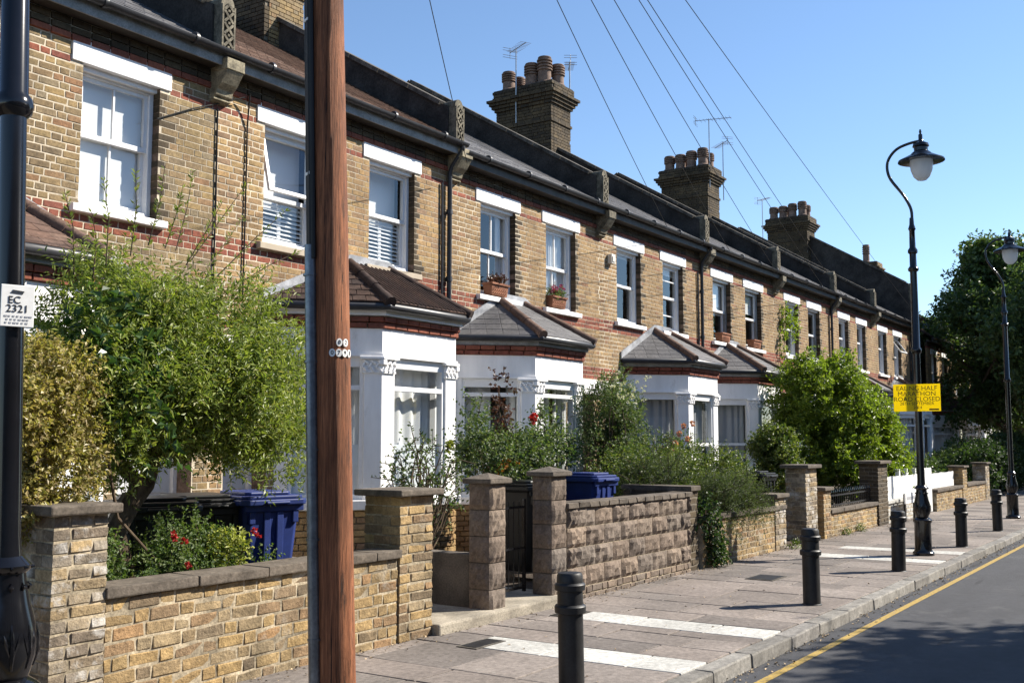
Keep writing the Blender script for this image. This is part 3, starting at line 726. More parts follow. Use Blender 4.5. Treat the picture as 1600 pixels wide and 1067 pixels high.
def chimney(house, x, dz, pots, dark_brick='stock_dark', origin=None, y0=3.6, y1=5.2, zt=9.78, hw=.45):
    core = MB().box(x - hw + .02, x + hw - .02, y0 + .02, y1 - .02, 7.8, zt + .02)
    c = core.build('chimney', M['mortar_dark'], house)
    specs = []
    def courses(z0, z1, o):
        for k, (xa, xb, za, zb, r_) in enumerate(brick_rows(0, y1 - y0 + 2 * o, z0, z1, seed=int(z0 * 10))):
            specs.append(((x - hw - o + .045, y0 - o + (xa + xb) / 2, (za + zb) / 2), (.10, xb - xa, zb - za), (0, 0, 0), dark_brick))
        for k, (xa, xb, za, zb, r_) in enumerate(brick_rows(.1, 2 * hw + 2 * o, z0, z1, seed=int(z0 * 7) + 3)):
            specs.append(((x - hw - o + (xa + xb) / 2, y0 - o + .045, (za + zb) / 2), (xb - xa, .10, zb - za), (0, 0, 0), 'stock_olive' if x < 4.6 else dark_brick))  # paler front than side on some stacks: sun and shade put into colour
    courses(8.0 + dz, zt - .45, 0); courses(zt - .45, zt - .375, .03); courses(zt - .375, zt, 0)
    for k in range(4):
        courses(zt + k * .075, zt + (k + 1) * .075, .045 * (k + 1)); core = MB().box(x - hw - .045 * k, x + hw + .045 * k, y0 - .045 * k, y1 + .045 * k, zt + k * .075 + .002, zt + (k + 1) * .075 - .002).build('corbel_course', M['mortar_dark'], c)
    ztop = zt + .30; courses(ztop, ztop + .225, .07)
    MB().box(x - hw - .05, x + hw + .05, y0 - .05, y1 + .05, ztop, ztop + .25).build('chimney_head', M['parapet'], c)
    emit(c, 'brick', specs, 0, 'brick', origin, 'brickwork')
    for px, py, h, r_ in pots:
        pr = [(r_ * 1.12, 0), (r_ * 1.1, .06), (r_ * .92, .09), (r_ * .90, h * .45)]
        for k in range(4):
            zz = h * (.5 + .11 * k); pr += [(r_ * .88, zz), (r_ * 1.08, zz + .015), (r_ * 1.08, zz + .045), (r_ * .88, zz + .06)]
        pr += [(r_ * .95, h - .02), (r_ * .9, h), (r_ * .7, h), (r_ * .7, h - .1)]
        MB().lathe(pr, 14, (x + px, (y0 + y1) / 2 + py, ztop + .25)).build('chimney_pot', M['pot'], c, smooth=True)
    return c

def make_house(label, x0, x1, bay_right, dz, brick, lint, styles, bst, door, roofkind, capb=300, capt=0, chim=None, stop_raise=0, mort='mortar', bands=True, P=None, wsill=True, pipe=True):
    W = x1 - x0; origin = (x0, YF, 0); h = empty('terraced_house', origin); tag(h, label, 'house', 'brick terrace along the street')
    z = lambda v: v + dz
    ups = [(a - x0 + .135, b - x0 - .135, z(4.03), z(5.47)) for a, b in lint]
    if P is None:
        P = [W - .17 - 3.3, W - .17 - 2.4, W - .17 - .9, W - .17] if bay_right else [.02, .92, 2.34, 3.24]
    else: P = [p - x0 for p in P]
    d0, d1 = (.22, 1.16) if bay_right else (W - 1.16, W - .22)
    if bay_right: d1 = min(d1, P[0] - .12)
    else: d0 = max(d0, P[3] + .12)
    dr = (d0, d1, .1, z(2.60)); bayhole = (P[0] + .1, P[3] - .1, .2, z(2.95))
    ops = ups + [dr, bayhole]
    # front wall sheet with openings and reveals
    xs = sorted({0.0, W} | {v for o in ops for v in o[:2]}); zs = sorted({-.1, z(6.0)} | {v for o in ops for v in o[2:]}); mb = MB()
    for i in range(len(xs) - 1):
        for j in range(len(zs) - 1):
            cx, cz = (xs[i] + xs[i+1]) / 2, (zs[j] + zs[j+1]) / 2
            if any(a < cx < b and c < cz < d for a, b, c, d in ops): continue
            mb.add([(xs[i],0,zs[j]),(xs[i+1],0,zs[j]),(xs[i+1],0,zs[j+1]),(xs[i],0,zs[j+1])], [(0,1,2,3)])
    rvm = MB()
    for a, b, c, d in ops:
        D = .25
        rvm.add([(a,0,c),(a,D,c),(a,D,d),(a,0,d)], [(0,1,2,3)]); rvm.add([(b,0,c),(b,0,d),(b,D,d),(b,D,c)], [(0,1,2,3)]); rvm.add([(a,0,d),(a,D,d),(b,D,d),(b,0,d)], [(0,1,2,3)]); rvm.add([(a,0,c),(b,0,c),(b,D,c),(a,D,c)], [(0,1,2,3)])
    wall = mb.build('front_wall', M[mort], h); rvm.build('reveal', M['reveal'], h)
    # bricks
    holes = [(a - .135, b + .135, d - .01, d + .24) for a, b, c, d in ups] + [(a - .10, b + .10, c - .10, c + .0) for a, b, c, d in ups] + list(ups)
    holes += [(d0 - .02, d1 + .02, -.1, z(2.60)), (d0 - .18, d1 + .18, z(2.60), z(2.86)), (P[0], P[3], -.1, z(3.32))]
    specs = []; redz = [(2.87, 3.10), (3.745, 3.975), (5.415, 5.495)] if bands else []
    revs = [b for a, b, c, d in ups]
    for (xa, xb, za, zb, r_) in brick_rows(0, W, 0.0, z(5.66), holes=holes, seed=int(x0 * 10)):
        zc = (za + zb) / 2 - dz; red = any(a <= zc <= b for a, b in redz)
        dep, yc = .06, -.0035 + .03
        rv = None
        for (a, b, c, d) in ups:
            if abs(xa - b) < .012 and c < (za + zb) / 2 < d: rv = b
        jy = jit(.0015)
        if rv is not None: specs.append((((xa - .005 + xb) / 2, -.0035 + .065 + jy, (za + zb) / 2), (xb - xa + .005, .13, zb - za), (0, 0, 0), 'red_brick' if red else 'stock_dark'))  # bricks edging a reveal take dark stock, recess shade put into their colour
        else: specs.append((((xa + xb) / 2, yc + jy, (za + zb) / 2), (xb - xa, dep, zb - za), (R(jit(.4)), R(jit(.25)), R(jit(.25))), 'red_brick' if red else brick))
    # oversailing courses under the eaves
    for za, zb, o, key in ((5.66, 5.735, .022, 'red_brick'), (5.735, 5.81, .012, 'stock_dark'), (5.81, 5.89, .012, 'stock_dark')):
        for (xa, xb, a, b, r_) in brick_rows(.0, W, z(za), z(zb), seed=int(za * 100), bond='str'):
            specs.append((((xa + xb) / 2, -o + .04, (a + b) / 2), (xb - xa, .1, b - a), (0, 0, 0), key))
    emit(wall, 'brick', specs, capb, 'brick', origin)
    # shell so that the rooms are closed and dim
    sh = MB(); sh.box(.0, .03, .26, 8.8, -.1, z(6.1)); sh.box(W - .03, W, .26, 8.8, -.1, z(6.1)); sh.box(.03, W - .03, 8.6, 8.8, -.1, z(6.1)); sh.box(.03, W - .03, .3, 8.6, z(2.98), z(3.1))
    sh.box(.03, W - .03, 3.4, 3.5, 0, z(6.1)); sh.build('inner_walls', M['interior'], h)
    # windows, door
    for (a, b, c, d), st in zip(ups, styles): sash_window(h, a, b, c, d, {**st, 'wsill': wsill})
    dm = MB(); dm.box(d0, d1, .30, .34, .1, z(2.05)); dob = dm.build('door', door, h)
    pn = MB()
    for px in (0, 1):
        xa = d0 + .10 + px * ((d1 - d0) / 2 - .04); xb = xa + (d1 - d0) / 2 - .16
        pn.box(xa, xb, .285, .30, .32, .95); pn.box(xa, xb, .285, .30, 1.1, 1.85)
    pn.build('door_panel', door, dob, bevel=.008); MB().lathe([(.0,0),(.03,.0),(.03,.02),(.0,.03)], 10, (0,0,0)).build('door_handle', M['alu'], dob, loc=(d1 - .07, .27, 1.05))
    MB().box(d0 + .05, d1 - .05, .31, .318, z(2.12), z(2.55)).build('fanlight', M['glass'], h)
    fm = MB(); fm.box(d0, d0 + .05, .24, .36, .1, z(2.6)); fm.box(d1 - .05, d1, .24, .36, .1, z(2.6)); fm.box(d0 + .05, d1 - .05, .24, .36, z(2.05), z(2.12)); fm.box(d0 + .05, d1 - .05, .24, .36, z(2.55), z(2.6)); fm.build('door_frame', M['upvc'], h)
    MB().box(d0 - .18, d1 + .18, -.04, .12, z(2.602), z(2.86)).build('door_lintel', M['white'], h, bevel=.01)
    bay_window(h, origin, P, W, dz, {**bst, 'brick': brick})
    # roof
    sl = .586; ya = -.22; yr = 4.4; zr0 = z(6.06); zrt = zr0 + (yr - ya) * sl
    deck = MB(); deck.add([(0,ya,zr0),(W,ya,zr0),(W,yr,zrt),(0,yr,zrt),(W,yr + 4.6,zr0),(0,yr + 4.6,zr0)], [(0,1,2,3),(3,2,4,5)]); rf = deck.build('roof', M['dark_soffit'], h)
    if roofkind == 'clay_tile': ts = tile_face((.1,ya - .03,zr0),(W - .1,ya - .03,zr0),(W - .1,yr,zrt),(.1,yr,zrt), .115, .165, 'clay_tile', .018, 4.0)
    else: ts = tile_face((.1,ya - .03,zr0),(W - .1,ya - .03,zr0),(W - .1,yr,zrt),(.1,yr,zrt), .20, .25, 'slate', .012, 2.2)
    emit(rf, 'roof_tile', ts, capt, 'tile', origin)
    rt = MB()
    for k in range(int(W / .42)): rt.tube([(.15 + k * .42, yr, zrt + .01), (.15 + (k + 1) * .42 - .01, yr, zrt + .015)], [.10, .115], 10)
    rt.build('ridge_tiles', MAT['clay_tile_i'], rf, smooth=True)
    # eaves: soffit, fascia, gutter with brackets
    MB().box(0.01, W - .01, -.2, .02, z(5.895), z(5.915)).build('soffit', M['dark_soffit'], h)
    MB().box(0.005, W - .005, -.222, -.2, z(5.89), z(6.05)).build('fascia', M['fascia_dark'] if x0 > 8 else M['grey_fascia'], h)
    gt = MB(); n = 10; prof = [(.058 * math.cos(t), .058 * math.sin(t)) for t in [math.pi + math.pi * i / n for i in range(n + 1)]]
    vs = []
    for x_ in (-.0, W): vs += [(x_, -.285 + a, z(6.055) + b) for a, b in prof] 
    for x_ in (-.0, W): vs += [(x_, -.285 + a * .9, z(6.055) + b * .9) for a, b in prof]
    k = n + 1; fs = [(i, k + i, k + i + 1, i + 1) for i in range(n)] + [(2*k + i, 2*k + i + 1, 3*k + i + 1, 3*k + i) for i in range(n)] + [(0, 2*k, 3*k, k), (n, k + n, 3*k + n, 2*k + n)]
    gt.add(vs, fs); go = gt.build('gutter', M['gutter'], h, smooth=True)
    for q in range(4):
        xx = W * (q + .5) / 4; MB().tube([(xx - .02, -.285, z(6.048)), (xx + .02, -.285, z(6.048))], .066, 12).build('gutter_joint', M['gutter'], go, smooth=True)
    # party parapet at the far side, its carved stop, corbel
    pr = stop_raise; th = .12
    pz = lambda y_: zr0 + (y_ - ya) * sl
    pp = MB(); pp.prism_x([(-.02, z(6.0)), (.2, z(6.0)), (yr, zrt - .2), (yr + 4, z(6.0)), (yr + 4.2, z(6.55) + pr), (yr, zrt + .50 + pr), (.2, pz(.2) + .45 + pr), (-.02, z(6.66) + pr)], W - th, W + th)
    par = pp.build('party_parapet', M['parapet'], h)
    cp = MB(); p0, p1, p2 = Vector((W, .1, pz(.1) + .47 + pr)), Vector((W, yr, zrt + .53 + pr)), Vector((W, yr + 4.2, z(6.58) + pr))
    for a, b in ((p0, p1), (p1, p2)):
        d = b - a; nn = 7
        for q in range(nn): cp.bar(a + d * (q / nn + .002), a + d * ((q + 1) / nn - .002), .34, .065)
    cp.build('coping', M['coping'], par)
    carved_stop(MB(), W, dz + pr * .9).build('carved_stop', M['stone_dark'], par)
    if pr: MB().box(W - .11, W + .11, -.13, .2, z(6.0), z(6.14) + pr * .9).build('stop_shaft', M['parapet'], par)
    cb = MB(); cb.prism_x([(.0, z(5.50)), (-.06, z(5.52)), (-.075, z(5.56)), (-.11, z(5.58)), (-.13, z(5.64)), (-.20, z(5.70)), (-.27, z(5.80)), (-.29, z(5.83)), (-.29, z(5.98)), (.0, z(5.98))], W - .12, W + .12)
    cb.box(W - .125, W + .125, -.085, 0, z(5.53), z(5.55)); cb.box(W - .13, W + .13, -.305, -.1, z(5.84), z(5.97)); cb.build('corbel', M['stone_carved'] if x0 < 12 else M['stone_dark'], h, bevel=.006)
    if pipe and bay_right:
        dp = MB(); xx = W - .10; dp.tube([(xx, -.285, z(6.0)), (xx, -.285, z(5.95)), (xx - .01, -.10, z(5.72)), (xx - .02, -.065, z(5.62)), (xx - .02, -.06, z(3.5)), (xx - .02, -.06, .2)], .036, 10)
        for zz in (5.0, 4.0, 3.2, 2.2, 1.2): dp.tube([(xx - .02, -.06, z(zz)), (xx - .02, -.06, z(zz) + .07)], .048, 10)
        dp.build('downpipe', M['gutter'], h, smooth=True)
        MB().tube([(W - .26, -.03, z(5.45)), (W - .25, -.03, z(4.4)), (W - .26, -.03, z(3.3))], .02, 6).build('service_pipe', M['gutter'], h, smooth=True)
    if chim: chimney(h, W, dz, chim, origin=origin)
    return h

POTS_A = [(-.22, .58, .52, .17), (.12, .50, .46, .16), (-.22, -.10, .60, .18), (-.2, -.46, .70, .18), (.16, -.62, .58, .165), (.2, .1, .3, .12)]
POTS_B = [(-.2, .58, .54, .16), (-.2, .20, .60, .175), (.08, .0, .50, .15), (.15, -.3, .26, .11), (-.18, -.52, .72, .165)]
POTS_C = [(-.22, .60, .50, .17), (-.22, .22, .50, .17), (-.22, -.16, .56, .17), (-.22, -.55, .60, .17), (.2, -.58, .52, .16), (.2, .2, .5, .15)]
HOUSES = [
 dict(label='sooty olive brick house behind the lamp post and big shrub', x0=3.42, x1=7.98, bay_right=False, dz=0, brick='stock_olive', lint=[(4.15,5.35),(6.12,7.33)],
      styles=[dict(cur='net', bar=True), dict(cur='blind', drop=.02, bar=True, mid=.52)], bst=dict(roof='clay_tile', cap=60), door=M['door_white'], roofkind='slate', capt=120),
 dict(label='yellow brick house with brown tiled roof behind the telegraph pole', x0=7.98, x1=12.44, bay_right=True, dz=0, brick='stock_yellow', lint=[(8.58,9.80),(10.47,11.71)],
      styles=[dict(cur='shutter', tilt=13, mid=.42), dict(cur='shutter', mid=.5)], bst=dict(roof='pantile', film=True, wf=True, cap=260), P=(8.97,9.87,11.37,12.27), door=M['door_white'], roofkind='clay_tile', capt=300, chim=POTS_B, wsill=False),
 dict(label='tan brick house with flower boxes on its upper window sills', x0=12.44, x1=16.96, bay_right=False, dz=-.1, brick='stock_tan', lint=[(13.06,14.31),(14.98,16.25)],
      styles=[dict(cur='sides', bar=True), dict(cur='net', bar=True)], bst=dict(roof='slate', transom=2.45, gap=(.5,.8), cap=220), door=M['door_blue'], roofkind='slate', capt=200),
 dict(label='tan brick house with an alarm box beside its left upper window', x0=16.96, x1=21.62, bay_right=True, dz=-.1, brick='stock_tan', lint=[(17.52,18.80),(19.52,20.78)],
      styles=[dict(cur='blind', drop=.9), dict(cur='blind', drop=.85, hbar=(.25,.75))], bst=dict(roof='slate', transom=1.7, cur=True, bright=False, cap=150), P=(18.0,18.85,20.27,21.17), door=M['door_green'], roofkind='slate', chim=POTS_A),
 dict(label='brick house right of the second downpipe, pots on both sills', x0=21.62, x1=26.19, bay_right=False, dz=-.1, brick='stock_tan', lint=[(22.10,23.42),(24.06,25.40)],
      styles=[dict(cur='blind', drop=.45, white=False), dict(cur='blind', drop=.6, white=False)], bst=dict(roof='slate', transom=1.7, bright=False, cap=0), door=M['door_blue'], roofkind='slate', capb=0),
 dict(label='brick house with creeper climbing beside its window, behind the big bush', x0=26.19, x1=30.98, bay_right=True, dz=-.1, brick='stock_tan', lint=[(26.9,28.2),(28.75,30.05)],
      styles=[dict(cur='none'), dict(cur='blind', drop=.9, white=False)], bst=dict(roof='slate', cap=0), door=M['door_white'], roofkind='slate', capb=0, chim=POTS_C),
 dict(label='brick house with narrow white windows, seventh along the terrace', x0=30.98, x1=35.32, bay_right=False, dz=-.1, brick='stock_tan', lint=[(31.6,32.85),(33.5,34.75)],
      styles=[dict(cur='none', mid=.6), dict(cur='none', mid=.6)], bst=dict(roof='slate', cap=0), door=M['door_white'], roofkind='slate', capb=0),
 dict(label='end house of the terrace with an upper window tilted open', x0=35.32, x1=40.6, bay_right=True, dz=-.1, brick='stock_tan', lint=[(36.0,37.3),(38.0,39.3)],
      styles=[dict(cur='none', mid=.6), dict(cur='none', tilt=35, mid=.5)], bst=dict(roof='slate', cap=0), door=M['door_white'], roofkind='slate', capb=0, stop_raise=.95),
]
HO = [make_house(**k) for k in HOUSES]
chimney(HO[7], 5.28, 0, POTS_C, origin=(35.32, YF, 0), zt=9.9)
# pale houses farther on
for lab, x0, x1, br in (('pale house beyond the end of the terrace, left half', 43.2, 47.6, False), ('pale house beyond the end of the terrace, right half', 47.6, 52.0, True)):
    hh = make_house(lab, x0, x1, br, -.35, 'stock_yellow', [(x0 + .6, x0 + 1.75), (x0 + 2.5, x0 + 3.7)], [dict(cur='blind', drop=.5), dict(cur='blind', drop=.7)], dict(roof='clay_tile', cap=0), M['door_white'], 'clay_tile', capb=0, bands=False)
    if br: chimney(hh, 4.4, -.35, [(-.05, 0, .9, .17)], origin=(x0, YF, 0), y0=4.0, y1=5.1, zt=9.75, hw=.42)
# alarm box and sills' furniture
ab = MB(); ab.box(-.075,.075,-.09,0,-.09,.09); ab.box(-.05,.05,-.105,-.09,-.06,.05); tag(ab.build('alarm_box', M['cream'], bevel=.02, loc=(17.36, YF - .01, 5.06)), 'small cream alarm box on the brick wall left of a window', 'alarm box')

# ================================================================== GARDEN WALLS AND PIERS
def brick_pier(label, x0, x1, y0, y1, h, cap_h=.06, over=.05, key='pier_brick', capm=None, flat=True, core='mortar_garden', cap=300):
    t = empty('gate_pier', ((x0 + x1) / 2, (y0 + y1) / 2, 0)); tag(t, label, 'gate pier', 'gate piers along the pavement')
    hx, hy = (x1 - x0) / 2, (y1 - y0) / 2
    MB().box(-hx + .006, hx - .006, -hy + .006, hy - .006, -.05, h).build('core', M[core], t)
    n = int(round(h / .078)); ch = h / n; sp = []; bt = .1
    for r_ in range(n):
        zc = (r_ + .5) * ch; f = .5 if r_ % 2 else .34
        # front and back rows run full width on alternate courses
        for sy in (-1, 1):
            a, b = (-hx, hx) if r_ % 2 == 0 else (-hx + bt + .01, hx - bt - .01); m_ = a + (b - a) * (f + jit(.04)); parts = [(a, m_ - .005), (m_ + .005, b)] if (b - a) > .26 else [(a, b)]
            for p, q in parts: sp.append((((p + q) / 2, sy * (hy - bt / 2) + jit(.003), zc), (q - p, bt, ch - .012), (R(jit(.8)), R(jit(.5)), R(jit(.8))), key))
        for sx in (-1, 1):
            a, b = (-hy, hy) if r_ % 2 else (-hy + bt + .01, hy - bt - .01); m_ = a + (b - a) * (.5 + jit(.04)); parts = [(a, m_ - .005), (m_ + .005, b)] if (b - a) > .26 else [(a, b)]
            for p, q in parts: sp.append(((sx * (hx - bt / 2) + jit(.003), (p + q) / 2, zc), (bt, q - p, ch - .012), (R(jit(.8)), R(jit(.5)), R(jit(.8))), key))
    emit(t, 'brick', sp, cap, 'rough', t.location)
    cm = MB()
    if flat: cm.box(-hx - over, hx + over, -hy - over, hy + over, h, h + cap_h)
    else:
        cm.box(-hx - over, hx + over, -hy - over, hy + over, h, h + cap_h * .5)
        a, b = hx + over, hy + over; z0, z1 = h + cap_h * .5, h + cap_h * 1.15; cm.add([(-a,-b,z0),(a,-b,z0),(a,b,z0),(-a,b,z0),(0,0,z1)], [(0,1,4),(1,2,4),(2,3,4),(3,0,4)])
    cm.build('cap', capm or MAT['coping_stone_o'], t, bevel=.012)
    return t
def brick_wall(label, x0, x1, y, th, h, key='garden_brick', ch=.085, L=.235, coping=True, cop_h=.065, over=.035, cap=300, core='mortar_garden', copkey='coping_stone', cat='garden wall'):
    t = empty('garden_wall', (x0, y, 0)); tag(t, label, cat, 'front garden walls'); W = x1 - x0
    MB().box(-.001, W, .0, th, -.05, h).build('core', M[core], t)
    sp = []
    for (xa, xb, za, zb, r_) in brick_rows(0, W, -.02, h, ch, L, .012, seed=int(x0 * 7)):
        sp.append((((xa + xb) / 2, .0335 + jit(.003), (za + zb) / 2), (xb - xa, .075, zb - za), (R(jit(1.0)), R(jit(.7)), R(jit(.8))), key))
    for (ya, yb, za, zb, r_) in brick_rows(.08, th, -.02, h, ch, L, .012, seed=3):
        sp.append(((.03, (ya + yb) / 2, (za + zb) / 2), (.075, yb - ya, zb - za), (0, 0, 0), key))
    emit(t, 'brick', sp, cap, 'rough', t.location)
    if coping:
        cs = []; x = -.02
        while x < W:
            l = min(random.choice((.55, .62, .70)), W + .02 - x)
            if l > .08: cs.append(((x + l / 2, th / 2 - .005 + jit(.004), h + cop_h / 2 + jit(.003)), (l - .006, th + 2 * over, cop_h), (R(jit(.7)), R(jit(.4)), R(jit(.3))), copkey))
            x += l
        emit(t, 'coping_slab', cs, 60, 'slab', t.location)
    return t
brick_pier('whitened brick pier at left under the golden privet', 3.72, 4.09, 5.70, 6.03, 1.22, .06, .06)
brick_wall('low yellow brick garden wall with stone coping, left of the pole', 4.10, 6.86, YW, .22, .70)
brick_wall('low brick wall stub just behind the near lamp post', 2.3, 3.50, 5.80, .22, .70)
brick_pier('tall yellow brick pier with flat stone cap right of the pole', 6.87, 7.31, 5.70, 6.09, 1.20, .055, .07, 'garden_brick')
# rusticated block piers and wall
def rock_block(var, w, h, seed):
    rg = np.random.default_rng(seed); nx, nz = 8, 5; V = []; F = []
    for j in range(nz + 1):
        for i in range(nx + 1):
            e = min(i, nx - i, j, nz - j); yy = 0 if e == 0 else -.008 - .026 * rg.random() - (.004 if e > 1 else 0)
            V.append(((i / nx - .5) * w, yy, (j / nz - .5) * h))
    for j in range(nz):
        for i in range(nx):
            a = j * (nx + 1) + i; F.append((a, a + 1, a + nx + 2, a + nx + 1))
    o = len(V); V += [(-w/2, .06, -h/2), (w/2, .06, -h/2), (w/2, .06, h/2), (-w/2, .06, h/2)]
    c = [0, nx, (nx + 1) * (nz + 1) - 1, (nx + 1) * nz]
    F += [(c[1], c[0], o, o + 1), (c[2], c[1], o + 1, o + 2), (c[3], c[2], o + 2, o + 3), (c[0], c[3], o + 3, o)]
    me = bpy.data.meshes.new('rock_face_block'); me.from_pydata(V, [], F); me.materials.append(MAT['rock_block_o']); me.update(); return me
RB = [rock_block(k, .39, .200, 40 + k) for k in range(5)]; RBH = [rock_block(k, .19, .200, 60 + k) for k in range(3)]; RBP = [rock_block(k, .285, .235, 80 + k) for k in range(4)]
t = empty('block_wall', (9.60, YW, 0)); tag(t, 'pinkish rock-faced block wall with brick coping, right of the gate', 'garden wall', 'front garden walls')
W_ = 12.66 - 9.60
MB().box(0, W_, .004, .2, -.05, .955).build('core', M['mortar_garden'], t)
for r_ in range(4):
    x = -.2 if r_ % 2 else 0.0; zc = .135 + r_ * .208 + .10
    while x < W_ - .02:
        xa, xb = max(x, 0), min(x + .398, W_)
        if xb - xa > .06:
            full = xb - xa > .36; me = random.choice(RB if full else RBH); o = mobj('stone_block', me, t, ((xa + xb) / 2, .0, zc)); o.scale = ((xb - xa - .010) / (.39 if full else .19), random.choice((1, 1.15, .85)), 1)
        x += .398
sp = []
for (xa, xb, za, zb, r_) in brick_rows(0, W_, -.03, .13, .08, .235, .012, seed=4): sp.append((((xa + xb) / 2, .03 + jit(.003), (za + zb) / 2), (xb - xa, .075, zb - za), (0,0,0), 'rock_block'))
emit(t, 'brick', sp, 60, 'rough', t.location)
sp = []; x = -.03
while x < W_: sp.append(((x + .11, .095, .985 + jit(.003)), (.212, .27, .06), (R(jit(.6)), R(jit(.6)), 0), 'coping_stone')); x += .222
emit(t, 'coping_brick', sp, 60, 'brick', t.location)
def block_pier(label, x0, x1, h):
    t = empty('gate_pier', ((x0 + x1) / 2, 5.84, .1)); tag(t, label, 'gate pier', 'gate piers along the pavement'); hw = (x1 - x0) / 2
    MB().box(-hw + .01, hw - .01, -.115 + .01, .115, -.1, h).build('core', M['render_grey'], t)
    n = int(h / .245)
    for k in range(n + 1):
        zc = h - .122 - k * .245
        if zc < -.1: break
        for (rz, px, py, w) in ((0, 0, -.115, 2 * hw), (-90, -hw, 0, .23)):
            o = mobj('stone_block', RBP[(k + int(x0 * 3) + (2 if rz else 0)) % 4], t, (px, py, zc)); o.rotation_euler = (0, 0, R(rz)); o.scale = ((w - .004) / .285, .9, 1)
    cm = MB(); a, b = hw + .05, .165; cm.box(-a, a, -b, b, h, h + .045); cm.add([(-a,-b,h+.045),(a,-b,h+.045),(a,b,h+.045),(-a,b,h+.045),(0,0,h+.10)], [(0,1,4),(1,2,4),(2,3,4),(3,0,4)]); cm.build('cap', MAT['coping_stone_o'], t, bevel=.01)
block_pier('left of the two rock-faced block gate piers', 8.19, 8.46, 1.16); block_pier('right rock-faced block gate pier joined to the block wall', 9.30, 9.59, 1.20)
# iron gate standing open between them
t = empty('iron_gate', (8.52, 6.0, .12)); tag(t, 'black wrought iron garden gate standing between block piers', 'gate')
fr = MB(); fr.box(0, .03, -.015, .015, .02, .95); fr.box(.67, .70, -.015, .015, .02, .95); fr.box(.03, .67, -.012, .012, .05, .075); fr.box(.03, .67, -.012, .012, .86, .885); fr.box(.03, .67, -.012, .012, .45, .47); fr.build('gate_frame', M['black_iron'], t)
for k in range(6):
    MB().tube([(.11 + k * .096, 0, .06), (.11 + k * .096, 0, .93)], .007, 6).build('bar', M['black_iron'], t)
tag(MB().box(8.20, 8.36, 5.96, 7.0, .0, .60).build('low_wall', M['render_grey'], bevel=.01), 'low grey rendered wall running back from the block pier', 'low wall')
tag(MB().box(7.12, 7.26, 6.12, 8.4, .0, .58).build('low_wall', M['render_grey'], bevel=.01), 'low rendered wall behind the tall yellow brick pier', 'low wall')
brick_wall('dark brick dividing wall between gardens, end of the block wall', 12.72, 12.98, 5.75, .95, 1.02, 'stock_dark', cap=120, core='mortar_dark')
brick_wall('tan brick garden wall under the overhanging lavender bush', 13.05, 16.20, YW, .22, .62, 'garden_brick', .078, .225)
brick_pier('short brick pier at the right end of the lavender wall', 15.75, 16.21, 5.70, 6.0, .80, .06, .05, 'pier_brick')
brick_pier('tall brick pier with stone cap beside the second bollard', 17.12, 17.70, 5.68, 6.02, 1.22, .06, .07, 'pier_brick')
brick_pier('short pale brick pier next to the spiked railing', 18.10, 18.50, 5.70, 6.0, .82, .06, .05, 'garden_brick')
brick_wall('low brick wall carrying the spiked black railing', 18.51, 21.48, YW, .22, .42, 'garden_brick', .078, .225)
t = empty('spiked_railing', (18.52, 5.83, .49)); tag(t, 'low black iron railing with spikes on the brick wall', 'railing')
MB().box(0, 2.95, -.012, .012, .20, .225).build('rail', M['black_iron'], t); MB().box(0, 2.95, -.012, .012, .03, .055).build('rail', M['black_iron'], t)
for k in range(25):
    MB().lathe([(.008, 0), (.008, .26), (.018, .27), (.001, .34)], 6, (.06 + k * .118, 0, .0)).build('spike', M['black_iron'], t)
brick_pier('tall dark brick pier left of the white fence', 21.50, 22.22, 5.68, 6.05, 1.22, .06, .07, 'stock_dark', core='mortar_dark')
# white boarded fence and picket gate
brick_wall('low white painted base wall under the white fence', 22.25, 25.2, YW, .22, .40, 'paving_pale', .08, .225, core='mortar_garden', copkey='paving_pale')
t = empty('white_fence', (22.25, 5.80, .47)); tag(t, 'white boarded fence on the base wall left of the picket gate', 'fence')
for k in range(20): MB().box(k * .147, k * .147 + .132, -.012, .012, 0, .46 + jit(.008)).build('board', M['fence_white'], t)
for xx in (1.45, 2.1, 2.88): MB().box(xx, xx + .09, .014, .10, -.05, .60).build('post', M['fence_white'], t)
t = empty('picket_gate', (25.3, 5.78, .03)); tag(t, 'tall white picket gate beside the white fence', 'gate')
for k in range(9): MB().prism_x([(-.012, 0), (.012, 0), (.012, .98), (0, 1.02), (-.012, .98)], k * .14, k * .14 + .10).build('picket', M['fence_white'], t)
for zz in (.2, .8): MB().box(0, 1.24, .014, .045, zz, zz + .08).build('rail', M['fence_white'], t)
brick_wall('brick wall with white boards above it, right of the picket gate', 26.75, 29.75, YW, .22, .46, 'garden_brick', .078, .225)
t = empty('white_fence', (26.9, 5.9, .53)); tag(t, 'short white fence panel on the brick wall right of the gate', 'fence')
for k in range(18): MB().box(k * .15, k * .15 + .132, -.012, .012, 0, .36 + jit(.008)).build('board', M['fence_white'], t)
brick_pier('slim tan brick pier right of the short white fence panel', 29.80, 30.35, 5.70, 6.05, .98, .05, .05, 'garden_brick')
brick_wall('far low tan brick wall between two slim piers', 30.36, 33.0, YW, .22, .48, 'garden_brick', .078, .225)
brick_pier('farthest brick pier, beside the ivy', 33.02, 33.6, 5.70, 6.05, 1.02, .05, .05, 'pier_brick')
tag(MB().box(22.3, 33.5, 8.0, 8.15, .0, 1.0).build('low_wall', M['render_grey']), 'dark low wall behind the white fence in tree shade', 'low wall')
# street name plate on legs
t = empty('street_name_plate', (23.35, 5.50, 0)); tag(t, 'white street name plate on two legs before the white fence', 'sign')
MB().box(-.55, .55, -.015, .015, .38, .60).build('plate', M['badge'], t, bevel=.006)
for xx in (-.4, .4): MB().box(xx - .035, xx + .035, .017, .06, 0, .58).build('leg', M['black_iron'], t)
for k in range(11): MB().box(-.45 + k * .082, -.45 + k * .082 + .05, -.018, -.0155, .455, .525).build('faint_letter', M['ink_grey'], t)

